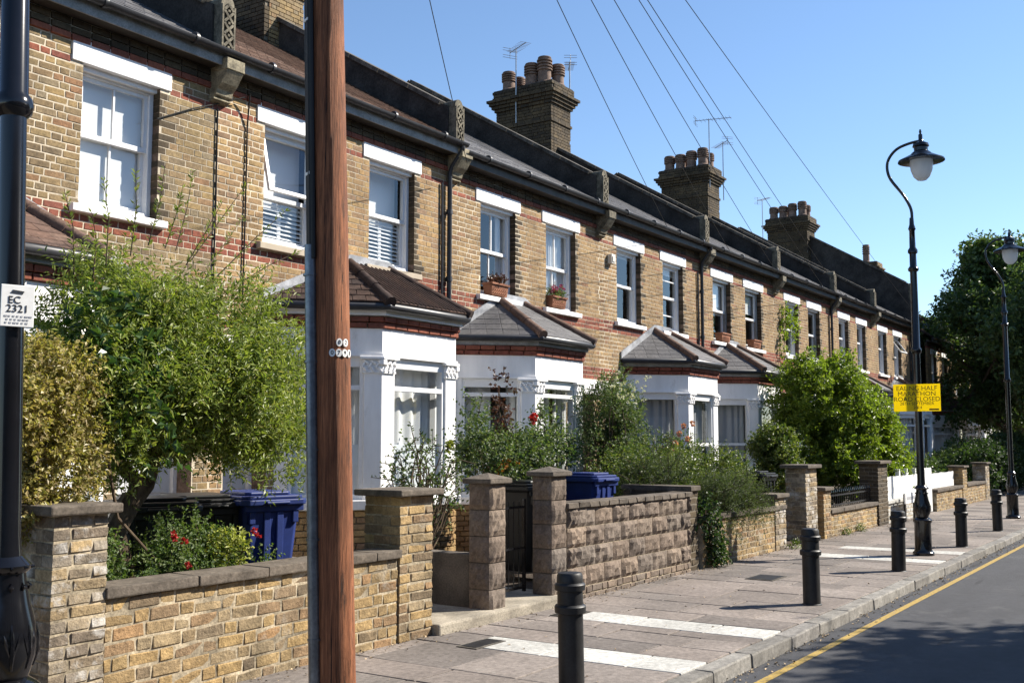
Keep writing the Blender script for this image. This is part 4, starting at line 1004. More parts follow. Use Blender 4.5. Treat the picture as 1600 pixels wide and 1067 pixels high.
# ================================================================== STREET FURNITURE
def make_bollard(x, y, label, rz=0):
    t = empty('bollard', (x, y, 0), rz); tag(t, label, 'bollard', 'black bollards along the kerb')
    MB().lathe([(.10, -.02), (.10, .012), (.088, .02), (.086, .49), (.086, .497)], 24).build('shaft', M['bollard'], t, smooth=True)
    MB().lathe([(.086, .497), (.106, .505), (.108, .545), (.10, .556), (.088, .56), (.087, .648)], 24).build('lower_band', M['bollard'], t, smooth=True)
    MB().lathe([(.087, .648), (.104, .655), (.106, .69), (.098, .70), (.09, .704), (.088, .752), (.078, .768), (.03, .774), (.001, .775)], 24).build('cap', M['bollard'], t, smooth=True)
    return t
for x, y, lab in ((6.31, 3.73, 'nearest black bollard, cut off by the bottom edge'), (10.83, 3.56, 'second black bollard with its long shadow on the paving'), (14.2, 3.53, 'third black bollard, just left of the lamp post'), (18.01, 3.50, 'fourth black bollard, first one beyond the lamp post'), (21.56, 3.55, 'farthest black bollard, near the second lamp post')):
    make_bollard(x, y, lab, random.uniform(0, 3)).rotation_euler = (R(jit(1.0)), R(jit(1.0)), random.uniform(0, 3))

def lamp_post(label, x, y, zoff=0.0, top=5.0):
    t = empty('street_lamp', (x, y, 0)); tag(t, label, 'street lamp', 'old style street lamps'); q = zoff
    b = MB(); b.lathe([(.15, -.02), (.15, .05), (.13, .07), (.118, .10), (.116, .47 + q), (.13, .49 + q), (.135, .52 + q), (.115, .54 + q), (.085, .56 + q)], 28)
    b.build('base', M['black_iron'], t, smooth=True)
    v = MB(); v.lathe([(.085, .56 + q), (.092, .58 + q), (.112, .64 + q), (.118, .70 + q), (.110, .76 + q), (.09, .84 + q), (.076, .92 + q), (.072, .955 + q), (.09, .97 + q), (.094, .985 + q), (.08, 1.0 + q), (.062, 1.02 + q)], 28)
    for k in range(10):       # acanthus relief
        a = k * math.pi / 5; d = Vector((math.cos(a), math.sin(a), 0)); s_ = Vector((-d.y, d.x, 0))
        v.tube([d * .098 + Vector((0,0,.60 + q)), d * .114 + Vector((0,0,.66 + q)), d * .115 + Vector((0,0,.72 + q)), d * .102 + Vector((0,0,.78 + q))], [.006, .011, .009, .002], 6)
        for sg in (-1, 1): v.tube([d * .112 + s_ * .004 * sg + Vector((0,0,.65 + q)), d * .114 + s_ * .020 * sg + Vector((0,0,.70 + q)), d * .108 + s_ * .028 * sg + Vector((0,0,.735 + q))], [.005, .007, .002], 5)
        v.tube([d * .078 + Vector((0,0,.89 + q)), d * .086 + Vector((0,0,.905 + q)), d * .078 + Vector((0,0,.92 + q))], [.004, .011, .004], 6)
        v.tube([d * .088 + Vector((0,0,.978 + q)), d * .104 + Vector((0,0,.978 + q))], [.010, .004], 6)
    v.build('vase', M['black_iron'], t, smooth=True)
    s = MB(); s.lathe([(.058, 1.02 + q), (.052, 1.1 + q), (.050, 2.95), (.07, 2.97), (.076, 3.0), (.07, 3.03), (.055, 3.05), (.050, 4.18), (.075, 4.2), (.078, 4.23), (.05, 4.27), (.048, 4.45), (.07, 4.47), (.07, 4.51), (.045, 4.55), (.04, 4.8), (.055, 4.83), (.035, 4.9), (.03, top)], 20); s.build('post', M['black_iron'], t, smooth=True)
    # swan neck in the plane across the street, lantern towards the road
    pts = [(0, 0, top - .1), (0, .0, top + .12), (0, .10, top + .35), (0, .28, top + .62), (0, .33, top + .80), (0, .30, top + .95), (0, .18, top + 1.08), (0, 0, top + 1.14), (0, -.20, top + 1.16)]
    P_ = [Vector(p) for p in pts]; path = []
    for i in range(len(P_) - 1):
        a, b_, c, d = P_[max(i-1,0)], P_[i], P_[i+1], P_[min(i+2, len(P_)-1)]
        for k in range(5):
            u = k / 5; path.append(.5 * ((2*b_) + (c - a)*u + (2*a - 5*b_ + 4*c - d)*u*u + (-a + 3*b_ - 3*c + d)*u**3))
    path.append(P_[-1])
    MB().tube(path, .022, 10).build('swan_neck', M['black_iron'], t, smooth=True)
    L = empty('lantern_mount', (0, 0, 0)); bpy.data.objects.remove(L)
    zt = top + 1.16; yl = -.17
    hood = MB().lathe([(.012, .17), (.02, .13), (.012, .11), (.03, .09), (.03, .02), (.05, -.02), (.11, -.05), (.12, -.09), (.10, -.11), (.10, -.16), (.14, -.19), (.15, -.21), (.33, -.30), (.335, -.32), (.13, -.30), (.13, -.31)], 28, (0, yl, zt)).build('hood', M['black_iron'], t, smooth=True)
    MB().lathe([(.16, -.305), (.165, -.36), (.152, -.46), (.118, -.55), (.065, -.605), (.002, -.62)], 24, (0, yl, zt)).build('glass_bowl', M['bowl'], t, smooth=True)
    return t
lamp_a = lamp_post('near black lamp post cropped at the left edge', 2.395, 3.917, .19)
lamp_b = lamp_post('black swan-neck street lamp carrying the yellow sign', 16.37, 3.71)
lamp_c = lamp_post('farther swan-neck street lamp half hidden against the dark tree', 25.3, 3.85)
lean = Vector((-.555, .832, 0)); lamp_a.rotation_mode = 'AXIS_ANGLE'; lamp_a.rotation_axis_angle = (R(1.6), -.832, -.555, 0)
# column number plate on the near lamp
face = math.atan2(CAM.y - 3.94, CAM.x - 2.38)
t = empty('number_plate', (2.395 - .555 * .05, 3.917 + .832 * .05, 2.18)); tag(t, 'white plate reading EC 2321 on the near lamp post', 'sign'); t.rotation_euler = (0, 0, face + R(90) + R(14))
MB().box(-.062, .062, -.066, -.062, -.082, .082).build('plate', M['badge'], t, bevel=.003)
text_mesh('EC', .040, M['ink'], 'letters', t, (-.012, -.0672, .022), (R(90), 0, 0)); text_mesh('2321', .042, M['ink'], 'numerals', t, (.0, -.0672, -.012), (R(90), 0, 0))
fm = MB(); fm.bar((-.02, -.067, .060), (.022, -.067, .056), .002, .005); fm.bar((-.026, -.067, .052), (.018, -.067, .049), .002, .004); fm.build('logo', M['ink'], t)
fm = MB()
for zz, w in ((-.044, .047), (-.057, .04), (-.07, .044)):
    x = -w
    while x < w: fm.box(x, x + random.uniform(.005, .012), -.0675, -.0665, zz, zz + .006); x += .015
fm.build('small_print', M['ink_grey'], t)
# road-closed notice tied to the second lamp
t = empty('yellow_sign', (16.37 - .075, 3.71, 2.30)); tag(t, 'yellow road closed notice tied to the lamp post', 'sign'); t.rotation_euler = (0, 0, R(-90 + 8))
W2, H2 = .325, .20
pl = MB().box(-W2, W2, -.004, .0, -H2, H2).build('board', M['sign'], t)
for txt, sz, zz in (('EALING HALF', .094, .135), ('MARATHON', .094, .055), ('ROAD CLOSED', .094, -.025)): text_mesh(txt, sz, M['ink'], 'line_of_text', t, (0, -.0055, zz), (R(90), 0, 0), .0006)
text_mesh('28TH SEPTEMBER', .062, M['ink'], 'line_of_text', t, (0, -.0055, -.088), (R(90), 0, 0), .0006); text_mesh('2014', .060, M['ink'], 'line_of_text', t, (.01, -.0055, -.145), (R(90), 0, 0), .0006)
MB().box(.165, .30, -.0055, -.0045, -.185, -.163).build('imprint_bar', M['ink'], t)
for zz in (-.12, .12): MB().lathe([(.060, 0), (.060, .012), (.066, .012), (.066, 0)], 16, (0, .075, zz)).build('cable_tie', M['cable'], t)

# telegraph pole with cable guard
leanv = Vector((-.555, .832, 0)) * .030
t = empty('telegraph_pole', (4.53, 4.20, 0)); tag(t, 'brown wooden telegraph pole with grey cable guard in the foreground', 'telegraph pole')
rg = random.Random(5); n, k = 36, 80; mb = MB(); V = []; H_ = 7.8
for i in range(k + 1):
    zz = -.1 + (H_ + .1) * i / k; r0 = .112 - .0030 * zz; 
    for j in range(n):
        a = 2 * math.pi * j / n; r_ = r0 * (1 + .010 * math.sin(3 * a + zz * 1.3) + .008 * math.sin(11 * a + .7 * math.sin(zz * 2)) + .006 * math.sin(23 * a + zz * .9))
        if (j * 7919) % 97 < 9: r_ -= .004 * (1 + math.sin(zz * 3 + j))
        p = leanv * zz; V.append((p.x + r_ * math.cos(a), p.y + r_ * math.sin(a), zz))
F = [(i*n + j, i*n + (j+1) % n, (i+1)*n + (j+1) % n, (i+1)*n + j) for i in range(k) for j in range(n)] + [tuple(k*n + j for j in range(n))]
mb.add(V, F); mb.build('shaft', M['pole'], t, smooth=True)
toc = Vector((CAM.x - 4.53, CAM.y - 4.20, 0)).normalized(); left = Vector((-.555, .832, 0)); gd = (left * .86 + toc * .5).normalized(); gs = Vector((-gd.y, gd.x, 0))
def on_pole(zz, r_): return leanv * zz + gd * r_ + Vector((0, 0, zz))
g1 = MB(); g1.tube([on_pole(-.05, .128), on_pole(1.0, .128), on_pole(2.78, .122)], [.034, .034, .034], 14); g1.build('cable_guard', M['steel'], t, smooth=True)
g2 = MB(); 
for da, rr in ((-.028, .016), (.016, .020), (-.004, .018), (.034, .013)): g2.tube([on_pole(2.7, .112 + rr * .4) + gs * da, on_pole(5.0, .106 + rr * .4) + gs * da, on_pole(7.4, .10 + rr * .4) + gs * da], rr, 8)
g2.build('riser_cable', M['cable'], t, smooth=True)
for zz in (.55, 1.1, 1.6, 2.1, 2.6): MB().tube([on_pole(zz, .126), on_pole(zz + .012, .126)], .040, 14).build('guard_band', M['steel'], t, smooth=True)
for zz in (3.2, 4.12, 5.0):
    cl = MB(); cl.obox(on_pole(zz, .128), gs * .028, gd * .008, (0, 0, .008)); cl.build('cable_clip', M['badge'], t)
vd = toc; vs_ = Vector((-vd.y, vd.x, 0))
def badge(ang, zz, ch_):
    a = math.atan2(toc.y, toc.x) + R(ang); d = Vector((math.cos(a), math.sin(a), 0)); rr = .112 - .003 * zz; p = leanv * zz + d * (rr + .004) + Vector((0, 0, zz))
    e = MB(); N_ = 16; s_ = Vector((-d.y, d.x, 0)); vv = [p + (s_ * math.cos(2*math.pi*i/N_) * .018 + Vector((0,0,1)) * math.sin(2*math.pi*i/N_) * .023) + d * (.004 * f) for f in (-1, 1) for i in range(N_)]
    e.add(vv, [tuple(range(N_)), tuple(range(2*N_ - 1, N_ - 1, -1))] + [(i, N_ + i, N_ + (i+1) % N_, (i+1) % N_) for i in range(N_)]); bo = e.build('number_badge', M['badge'], t)
    text_mesh(ch_, .034, M['ink'], 'digit', bo, p + d * .005, (R(90), 0, a + R(90)))
for ang, ch_ in ((24, '0'), (46, '2')): badge(ang, 2.215, ch_)
for ang, ch_ in ((2, '0'), (22, '7'), (42, '9'), (62, '8')): badge(ang, 2.155, ch_)
# overhead wires from the pole head
T0 = Vector((4.53, 4.20, 0)) + leanv * 7.6 + Vector((0, 0, 7.6))
ENDS = [((12.36, 9.05, 5.75), 'thin overhead wire falling to the corbel above the downpipe'), ((19.3, 9.1, 5.95), 'overhead wire crossing the sky right of the big chimney'), ((22.6, 9.1, 5.95), 'overhead wire passing left of the second chimney'), ((25.5, 9.1, 5.95), 'overhead wire passing behind the aerials of the second chimney'),
        ((29.5, 9.1, 5.95), 'left of the two wires running close together'), ((31.2, 9.1, 5.95), 'right of the two wires running close together'), ((40.3, 9.3, 6.6), 'rightmost overhead wire running to the far end chimney')]
for (e, lab) in ENDS:
    e = Vector(e); pth = [T0.lerp(e, i / 12) + Vector((0, 0, -.10 * 4 * (i / 12) * (1 - i / 12))) for i in range(13)]
    tag(MB().tube(pth, .0055, 5).build('overhead_wire', M['cable']), lab, 'wire', 'overhead wires')
# cables on the facade
tag(MB().tube([(7.97, YF - .02, 5.45), (7.98, YF - .018, 4.3), (7.97, YF - .018, 3.0)], .011, 5).build('wall_cable', M['cable']), 'black cable down the joint between the two nearest houses', 'cable', 'cables on the brick walls')
tag(MB().tube([(8.36, YF - .12, 5.72), (8.40, YF - .06, 5.55), (8.42, YF - .02, 5.35), (8.42, YF - .02, 4.2), (8.41, YF - .02, 3.3)], .010, 5).build('wall_cable', M['cable']), 'black cable hanging left of the propped open window', 'cable', 'cables on the brick walls')
tag(MB().tube([(7.15, YF - .025, 5.12), (7.6, YF - .03, 5.35), (8.0, YF - .03, 5.52), (8.3, YF - .1, 5.66)], .008, 5).build('wall_cable', M['cable']), 'thin cable slanting across the bricks below the first corbel', 'cable', 'cables on the brick walls')

# aerials
def aerial(label, x, y, z, h, rz, kind='yagi', s=1.0):
    t = empty('tv_aerial', (x, y, z), rz); tag(t, label, 'aerial', 'television aerials on chimneys')
    MB().tube([(0,0,0), (0,0,h)], .016, 6).build('mast', M['alu'], t)
    MB().tube([(-.55 * s,0,h - .05), (.35 * s,0,h - .02)], .010, 6).build('boom', M['alu'], t)
    el = MB()
    for k in range(9): 
        xx = (-.52 + k * .09) * s; el.tube([(xx, -.15 * s, h - .045), (xx, .15 * s, h - .045)], .005, 4)
    el.build('elements', M['alu'], t); rf = MB()
    for zz in (-.12, -.06, .06, .12): rf.tube([(.33 * s, -.2 * s, h - .03 + zz), (.33 * s, .2 * s, h - .03 + zz)], .006, 4)
    rf.tube([(.33 * s, 0, h - .17), (.33 * s, 0, h + .11)], .008, 4); rf.build('reflector', M['alu'], t)
def chim_pos(i): return HO[i].location.x + (HOUSES[i]['x1'] - HOUSES[i]['x0'])
cx = chim_pos(3)
aerial('aerial with many crossbars on the left of the first chimney', cx - .55, 13.95, 9.4, 1.9, R(60)); aerial('slim aerial on the right of the first chimney', cx + .6, 13.1, 9.6, 1.5, R(215), s=.8)
cx = chim_pos(5)
aerial('tall aerial pointing left on the second chimney', cx - .4, 12.95, 9.6, 2.2, R(100), s=1.3); aerial('shorter aerial right of the second chimney', cx + .7, 12.95, 9.4, 1.9, R(230)); 
aerial('small aerial beside the third chimney', 38.0, 14.0, 8.9, 1.9, R(60), s=.8)
# flower boxes on the upper sills
def flower_box(label, x, zs, petals, w=.46, tilt=0):
    t = empty('flower_box', (x, YF - .02, zs)); tag(t, label, 'flower box', 'flower boxes on upper sills')
    b = MB(); b.add([(-w/2 + .02,-.06,0),(w/2 - .02,-.06,0),(w/2 - .02,.08,0),(-w/2 + .02,.08,0),(-w/2,-.085,.19),(w/2,-.085,.19),(w/2,.10,.19),(-w/2,.10,.19)], [(0,3,2,1),(4,5,6,7),(0,1,5,4),(1,2,6,5),(2,3,7,6),(3,0,4,7)])
    b.box(-w/2 - .012, w/2 + .012, -.10, .105, .165, .195); b.build('trough', M['terracotta'], t)
    n = MB()
    for k in range(7):
        for j in range(2): n.obox((-w/2 + .06 + k * .055, -.080, .045 + j * .05), (.022,0,.018), (0,.006,0), (-.004,0,.006))
    n.build('lattice', M['terracotta'], t)
    return t

# ================================================================== PLANTS
def leaves_mesh(name, base, axis, nrm, L, Wd, mat, fold=.25):
    """base,axis,nrm: (n,3) arrays; one folded leaf of two triangles pairs each"""
    n = len(base); L = np.broadcast_to(np.asarray(L, float), (n,)); Wd = np.broadcast_to(np.asarray(Wd, float), (n,))
    axis = axis / (np.linalg.norm(axis, axis=1, keepdims=True) + 1e-9); side = np.cross(axis, nrm); side /= (np.linalg.norm(side, axis=1, keepdims=True) + 1e-9); up = np.cross(side, axis)
    mid = base + axis * (L * .45)[:, None]; off = up * (Wd * fold)[:, None]
    V = np.stack([base, mid + side * (Wd * .5)[:, None] + off, base + axis * L[:, None] - up * (L * .08)[:, None], mid - side * (Wd * .5)[:, None] + off], 1).reshape(-1, 3)
    i = (np.arange(n) * 4)[:, None]; F = np.concatenate([i + np.array([[0, 1, 2]]), i + np.array([[0, 2, 3]])], 0)
    return np_mesh(name, V, F, mat)
def unit(a): return a / (np.linalg.norm(a, axis=1, keepdims=True) + 1e-9)
def lump(p, f, ph): return np.sin(p[:,0]*f + ph) * np.sin(p[:,1]*f*1.1 + ph*1.7) + np.sin(p[:,2]*f*.9 + ph*2.3) * np.sin(p[:,0]*f*.7 - p[:,1]*f*.8 + ph)
def blob_points(blobs, n, rg, shell=.5, carve=None, freq=3.0):
    w = np.array([b[3]*b[4]*b[5] for b in blobs]) ** .8; w /= w.sum(); out_p = []; out_n = []; got = 0
    while got < n:
        k = rg.choice(len(blobs), n, p=w); B = np.array(blobs)[k]; d = unit(rg.normal(size=(n, 3))); r_ = shell + (1 - shell) * rg.random(n) ** .6
        p = B[:, :3] + d * B[:, 3:6] * r_[:, None]; nn = unit(d / B[:, 3:6])
        if carve is not None:
            m = lump(p, freq, 1.3) > carve; p, nn = p[m], nn[m]
        out_p.append(p); out_n.append(nn); got += len(p)
    return np.concatenate(out_p)[:n], np.concatenate(out_n)[:n]
def ragged(blobs, n, r0, r1, seed, keep=.82, push=.95, zmin=None):
    rg = np.random.default_rng(seed); out = [(b[0], b[1], b[2], b[3]*keep, b[4]*keep, b[5]*keep) for b in blobs]
    for _ in range(n):
        b = blobs[rg.integers(len(blobs))]; d = rg.normal(size=3); d /= np.linalg.norm(d); r_ = rg.uniform(r0, r1); p = [b[i] + d[i] * b[3 + i] * push for i in range(3)]
        if zmin is not None and p[2] < zmin: continue
        out.append((*p, r_, r_, r_ * .85))
    return out
def foliage(blobs, ntw, per, tl, L, Wd, rg, shell=.5, up=.3, out=.8, rnd=.6, carve=None, freq=3.0, droop=0.0):
    p, nn = blob_points(blobs, ntw, rg, shell, carve, freq)
    d = unit(nn * out + np.array([0, 0, up]) + rg.normal(size=(ntw, 3)) * rnd)
    tlen = tl * (.5 + rg.random(ntw)); bs, ax, nm = [], [], []
    for k in range(per):
        f = (k + .5) / per; q = p + d * (tlen * f)[:, None] - np.array([0, 0, droop])[None] * (tlen * f * f)[:, None]
        pr = unit(np.cross(d, rg.normal(size=(ntw, 3)))); a = unit(d * .55 + pr * .9 + np.array([0, 0, -droop * .6])); bs.append(q); ax.append(a); nm.append(unit(nn * .5 + np.array([0, 0, .6]) + rg.normal(size=(ntw, 3)) * .55))
    bs, ax, nm = map(np.concatenate, (bs, ax, nm)); m = len(bs)
    return bs, ax, nm, L * (.65 + .6 * rg.random(m)), Wd * (.7 + .5 * rg.random(m)), p, d, tlen
def branch(mb, a, b, r0, r1, rg, n=5, wob=.06, sides=7):
    a, b = Vector(a), Vector(b); L = (b - a).length; pts = []
    for i in range(n + 1):
        t_ = i / n; p = a.lerp(b, t_); 
        if 0 < i < n: p += Vector(rg.normal(size=3)) * wob * L
        pts.append(p)
    mb.tube(pts, [r0 + (r1 - r0) * i / n for i in range(n + 1)], sides); return pts
def flowers(root, name, pts, size, mat, rg, npet=14):
    for c in pts:
        d = unit(rg.normal(size=(npet, 3)) + np.array([0, 0, .4])); b = np.array(c)[None] + d * size * .15
        me = leaves_mesh(name, b, d + rg.normal(size=(npet, 3)) * .3, unit(rg.normal(size=(npet, 3))), size * .6, size * .55, mat); mobj(name, me, root)
def plant(name, label, cat, root_loc, blobs, ntw, per, tl, L, Wd, mat, seed=1, trunk=None, group=None, stems=0, extra=None, **kw):
    """blobs are in world coordinates"""
    rg = np.random.default_rng(seed); t = empty(name, root_loc); tag(t, label, cat, group); o = np.array(root_loc)
    bl = [(b[0]-o[0], b[1]-o[1], b[2]-o[2], *b[3:]) for b in blobs]
    bs, ax, nm, LL, WW, p, d, tlen = foliage(bl, ntw, per, tl, L, Wd, rg, **kw)
    mobj('foliage', leaves_mesh('foliage', bs, ax, nm, LL, WW, mat), t)
    mb = MB()
    if trunk:
        for a, b, r0, r1 in trunk: branch(mb, np.array(a) - o, np.array(b) - o, r0, r1, rg)
    idx = rg.choice(len(p), min(stems, len(p)), replace=False)
    for i in idx: mb.tube([Vector(p[i]), Vector(p[i] + d[i] * tlen[i])], [.006, .003], 4)
    c0 = np.array([sum(b[k] for b in bl) / len(bl) for k in range(3)])
    for i in idx[:len(idx) // 3]: branch(mb, (c0[0]*.4 + p[i][0]*.35, c0[1]*.4 + p[i][1]*.35, min(.15 + .3 * p[i][2], p[i][2])), p[i], .012, .006, rg, 3, .05, 5)
    if mb.v: mb.build('branches' if not trunk else 'trunk', M['bark'], t, smooth=True)
    if extra: extra(t, rg, o)
    return t

# big evergreen shrub on a forked trunk in the first garden
def shoots(t, rg, o):
    bs, ax, nm = [], [], []; mb = MB()
    for (sx, sz, ex, ez, ey) in ((5.35,3.05,5.85,3.75,6.5),(5.3,3.0,5.6,3.55,6.5),(5.1,3.1,5.25,3.62,6.55),(4.8,3.0,4.78,3.62,6.5),(4.6,2.9,4.52,3.5,6.5),(5.6,2.95,6.25,3.6,6.45),(5.7,2.85,6.45,3.3,6.4),(5.8,2.7,6.6,3.02,6.5),(4.95,3.1,5.0,3.7,6.45),(4.35,2.8,4.15,3.35,6.4),(5.5,3.0,6.0,3.52,6.7),(4.5,2.8,4.3,3.2,6.3),(5.9,2.5,6.6,2.75,6.3),(5.2,3.1,5.42,3.78,6.65)):
        a = np.array((sx, 6.55, sz)) - o; b = np.array((ex, ey, ez)) - o; mb.tube([Vector(a), Vector((a + b) / 2 + np.array([.03, 0, .04])), Vector(b)], [.006, .004, .002], 4)
        n = 46; f = rg.random(n); q = a + (b - a) * f[:, None] + np.array([.03, 0, .04]) * (4 * f * (1 - f))[:, None] * .5; d = np.repeat(unit((b - a)[None]), n, 0); pr = unit(np.cross(d, rg.normal(size=(n, 3)))); bs.append(q); ax.append(d * .8 + pr); nm.append(unit(rg.normal(size=(n, 3)) + np.array([0, 0, .5])))
    bs, ax, nm = map(np.concatenate, (bs, ax, nm)); mobj('long_shoots', leaves_mesh('long_shoots', bs, ax, nm, .05, .014, M['leaf_shrub']), t)['kind'] = 'stuff'; mb.build('shoot_stems', M['bark'], t)
plant('evergreen_shrub', 'big rounded evergreen shrub on a forked trunk in the first garden', 'shrub', (4.86, 6.6, .06),
      ragged([(4.75,6.6,2.35,.60,.62,.45),(5.3,6.6,2.35,.72,.66,.50),(5.85,6.6,2.1,.60,.6,.52),(4.5,6.6,2.05,.50,.5,.45),(5.2,6.55,1.95,.7,.6,.34),(6.0,6.55,1.85,.42,.45,.38),(4.7,6.6,1.8,.45,.45,.3),(5.7,6.55,1.75,.5,.45,.28),(5.1,6.5,2.15,.55,.5,.5),(5.55,6.5,2.2,.5,.5,.5)], 46, .12, .26, 77, .88, 1.0, 1.5),
      9800, 11, .22, .056, .017, M['leaf_shrub'], 3, shell=.35, up=.45, out=.8, rnd=.45, carve=-.95, freq=5.2, stems=0,
      trunk=[((4.88,6.62,.0),(4.93,6.6,1.25),.10,.085),((4.93,6.6,1.22),(4.70,6.6,1.85),.06,.04),((4.93,6.6,1.22),(5.25,6.6,1.75),.065,.04),((5.15,6.6,1.55),(5.85,6.55,1.9),.035,.02),((4.75,6.6,1.6),(4.4,6.5,2.2),.03,.015),((5.25,6.6,1.7),(5.3,6.6,2.6),.04,.015),((4.7,6.6,1.75),(4.9,6.6,2.6),.035,.015)], extra=shoots)
plant('broad_leaved_climber', 'dark glossy broad leaves tangled in the left of the big shrub', 'climber', (4.35, 6.25, .06), [(4.45,6.22,2.35,.32,.25,.35),(4.65,6.1,1.85,.18,.18,.42),(4.55,6.15,2.1,.28,.2,.3)], 120, 4, .16, .085, .06, M['leaf_broad'], 5, shell=.3, droop=.6, carve=-.5, freq=6, trunk=[((4.5,6.3,.0),(4.5,6.25,1.9),.015,.01)])
plant('golden_privet', 'golden variegated privet bush behind the left pier', 'shrub', (3.85, 6.2, .06), [(3.75,6.2,1.85,.42,.35,.42),(3.95,6.18,1.55,.36,.33,.40),(3.55,6.2,1.5,.42,.35,.45),(4.02,6.2,2.0,.24,.28,.26),(3.75,6.05,1.25,.2,.2,.18)],
      3400, 9, .10, .036, .021, M['leaf_privet'], 7, shell=.55, up=.3, rnd=.6, carve=-.8, freq=6, trunk=[((3.85,6.2,0),(3.8,6.2,1.3),.03,.02),((3.8,6.2,1.2),(3.6,6.2,1.6),.02,.01),((3.8,6.2,1.2),(4.0,6.2,1.7),.02,.01)])
def redfl(t, rg, o): flowers(t, 'flower', [np.array(p) - o for p in ((4.92,6.1,.98),(4.90,6.1,1.01),(4.95,6.05,.96),(4.95,6.0,.80),(5.78,6.25,.97),(5.82,6.25,.93))], .048, M['petal_red'], rg)
plant('groundcover', 'low glossy shrubs with red flowers behind the first brick wall', 'shrub', (5.2, 6.35, .06), [(4.55,6.3,.62,.35,.28,.34),(4.95,6.35,.62,.38,.3,.36),(5.35,6.35,.66,.35,.3,.34),(5.7,6.35,.62,.32,.28,.32),(4.35,6.3,.8,.2,.25,.3),(5.1,6.35,.9,.14,.15,.2),(5.35,6.4,.95,.08,.1,.22)],
      2600, 8, .10, .030, .020, M['leaf_ground'], 9, shell=.5, carve=-.8, freq=7, stems=60, extra=redfl)
plant('variegated_plant', 'pale yellow leaved plant among the red-flowered groundcover', 'plant', (5.45, 6.28, .06), [(5.46,6.2,.86,.13,.13,.12)], 120, 7, .09, .04, .022, M['petal_lime'], 10, shell=.3, stems=12)
# roses
def rosefl(cols):
    def f(t, rg, o):
        for mat_, pts in cols: flowers(t, 'flower', [np.array(p) - o for p in pts], .085, M[mat_], rg, 18)
    return f
plant('rose_bush', 'leggy pale rose bush in front of the first bay window', 'shrub', (8.95, 7.3, .06), [(9.05,7.2,1.35,.32,.3,.28),(9.25,7.2,1.05,.38,.3,.25),(8.75,7.2,1.2,.2,.2,.22),(9.45,7.2,1.45,.14,.2,.25),(8.95,7.2,1.62,.14,.15,.16)], 190, 6, .20, .045, .03, M['leaf_rose'], 21, shell=.15, up=.5, rnd=.8, stems=110,
      trunk=[((8.95,7.25,0),(8.8,7.2,1.2),.014,.008),((8.98,7.25,0),(9.05,7.2,1.5),.016,.008),((9.0,7.25,0),(9.3,7.2,1.2),.016,.008),((9.02,7.25,0),(9.15,7.2,1.0),.014,.008),((9.05,7.25,0),(9.5,7.2,1.0),.014,.007),((8.92,7.25,0),(8.65,7.2,.9),.012,.006)], extra=rosefl([('petal_lime', [(9.47,7.15,1.62),(9.44,7.15,1.58)])]))
plant('rose_bush', 'tangled rose bush with a red bloom before the second bay', 'shrub', (11.1, 7.4, .06), [(10.8,7.3,1.35,.55,.4,.30),(11.4,7.35,1.40,.6,.4,.32),(11.9,7.4,1.45,.4,.4,.30),(10.35,7.3,1.35,.35,.3,.40),(11.1,7.3,1.1,.8,.4,.3),(10.15,7.3,1.75,.12,.15,.35),(11.75,7.3,1.8,.12,.15,.3)], 2500, 7, .22, .048, .034, M['leaf_rose'], 22, shell=.35, up=.4, rnd=.7, carve=-.5, freq=5, stems=170,
      extra=rosefl([('petal_red', [(11.07,7.1,1.93),(11.12,7.1,1.91),(11.10,7.08,1.96)]), ('petal_orange', [(10.45,7.05,1.42),(10.38,7.05,1.36),(10.6,7.0,1.38),(10.3,7.05,1.30)])]))
plant('purple_climber', 'dark purple climber stem against the second bay window', 'climber', (11.0, 7.6, .06), [(11.3,7.75,2.35,.10,.10,.22),(11.28,7.7,2.0,.16,.12,.22),(11.2,7.65,1.7,.2,.14,.2)], 70, 5, .14, .06, .045, M['leaf_dark_red'], 23, shell=.1, stems=20, trunk=[((11.0,7.6,0),(11.3,7.75,2.3),.012,.006)])
plant('flowering_shrub', 'tall shrub with small white flowers between the second and third bays', 'shrub', (14.8, 8.0, .06), [(14.6,8.0,2.1,.45,.4,.45),(15.0,8.0,1.7,.55,.45,.5),(14.5,7.9,1.55,.5,.4,.5),(15.15,8.0,2.2,.35,.3,.35),(14.4,7.9,2.45,.25,.2,.25),(15.3,8.1,2.55,.16,.15,.30)], 2300, 8, .17, .042, .026, M['leaf_rose'], 24, shell=.4, up=.3, carve=-.7, freq=5, stems=120,
      extra=lambda t, rg, o: flowers(t, 'flower', [np.array((14.1 + rg.random() * 1.2, 7.5 + rg.random() * .15, 2.25 + rg.random() * .45)) - o for _ in range(34)], .05, M['petal_white'], rg, 8))
plant('rose_bush', 'rose bush with pink blooms before the third bay', 'shrub', (16.0, 7.6, .06), [(15.7,7.6,1.4,.4,.35,.35),(16.2,7.5,1.45,.3,.3,.3),(16.5,7.5,1.25,.35,.3,.3)], 480, 7, .20, .045, .03, M['leaf_rose'], 25, shell=.2, carve=-.4, freq=5, stems=120,
      extra=rosefl([('petal_pink', [(15.6,7.2,1.78),(15.75,7.2,1.9),(15.9,7.2,1.7),(15.45,7.2,1.62),(16.1,7.2,1.95),(15.3,7.2,1.5)])]))
plant('clipped_hedge', 'green hedge row behind the block wall and lavender', 'hedge', (15.0, 7.0, .06), [(13.3,7.0,0.9,.5,.45,.55),(13.7,6.9,1.35,.22,.2,.15),(15.1,6.9,1.4,.25,.2,.14),(16.4,6.9,1.35,.2,.2,.15),(14.0,7.0,0.9,.55,.45,.52),(14.7,6.95,0.92,.55,.45,.52),(15.4,6.95,0.95,.55,.45,.52),(16.1,6.95,0.95,.55,.45,.5),(16.8,6.95,0.92,.5,.45,.5)], 3600, 8, .2, .045, .03, M['leaf_hedge'], 26, shell=.55, carve=-.7, freq=4, stems=60)
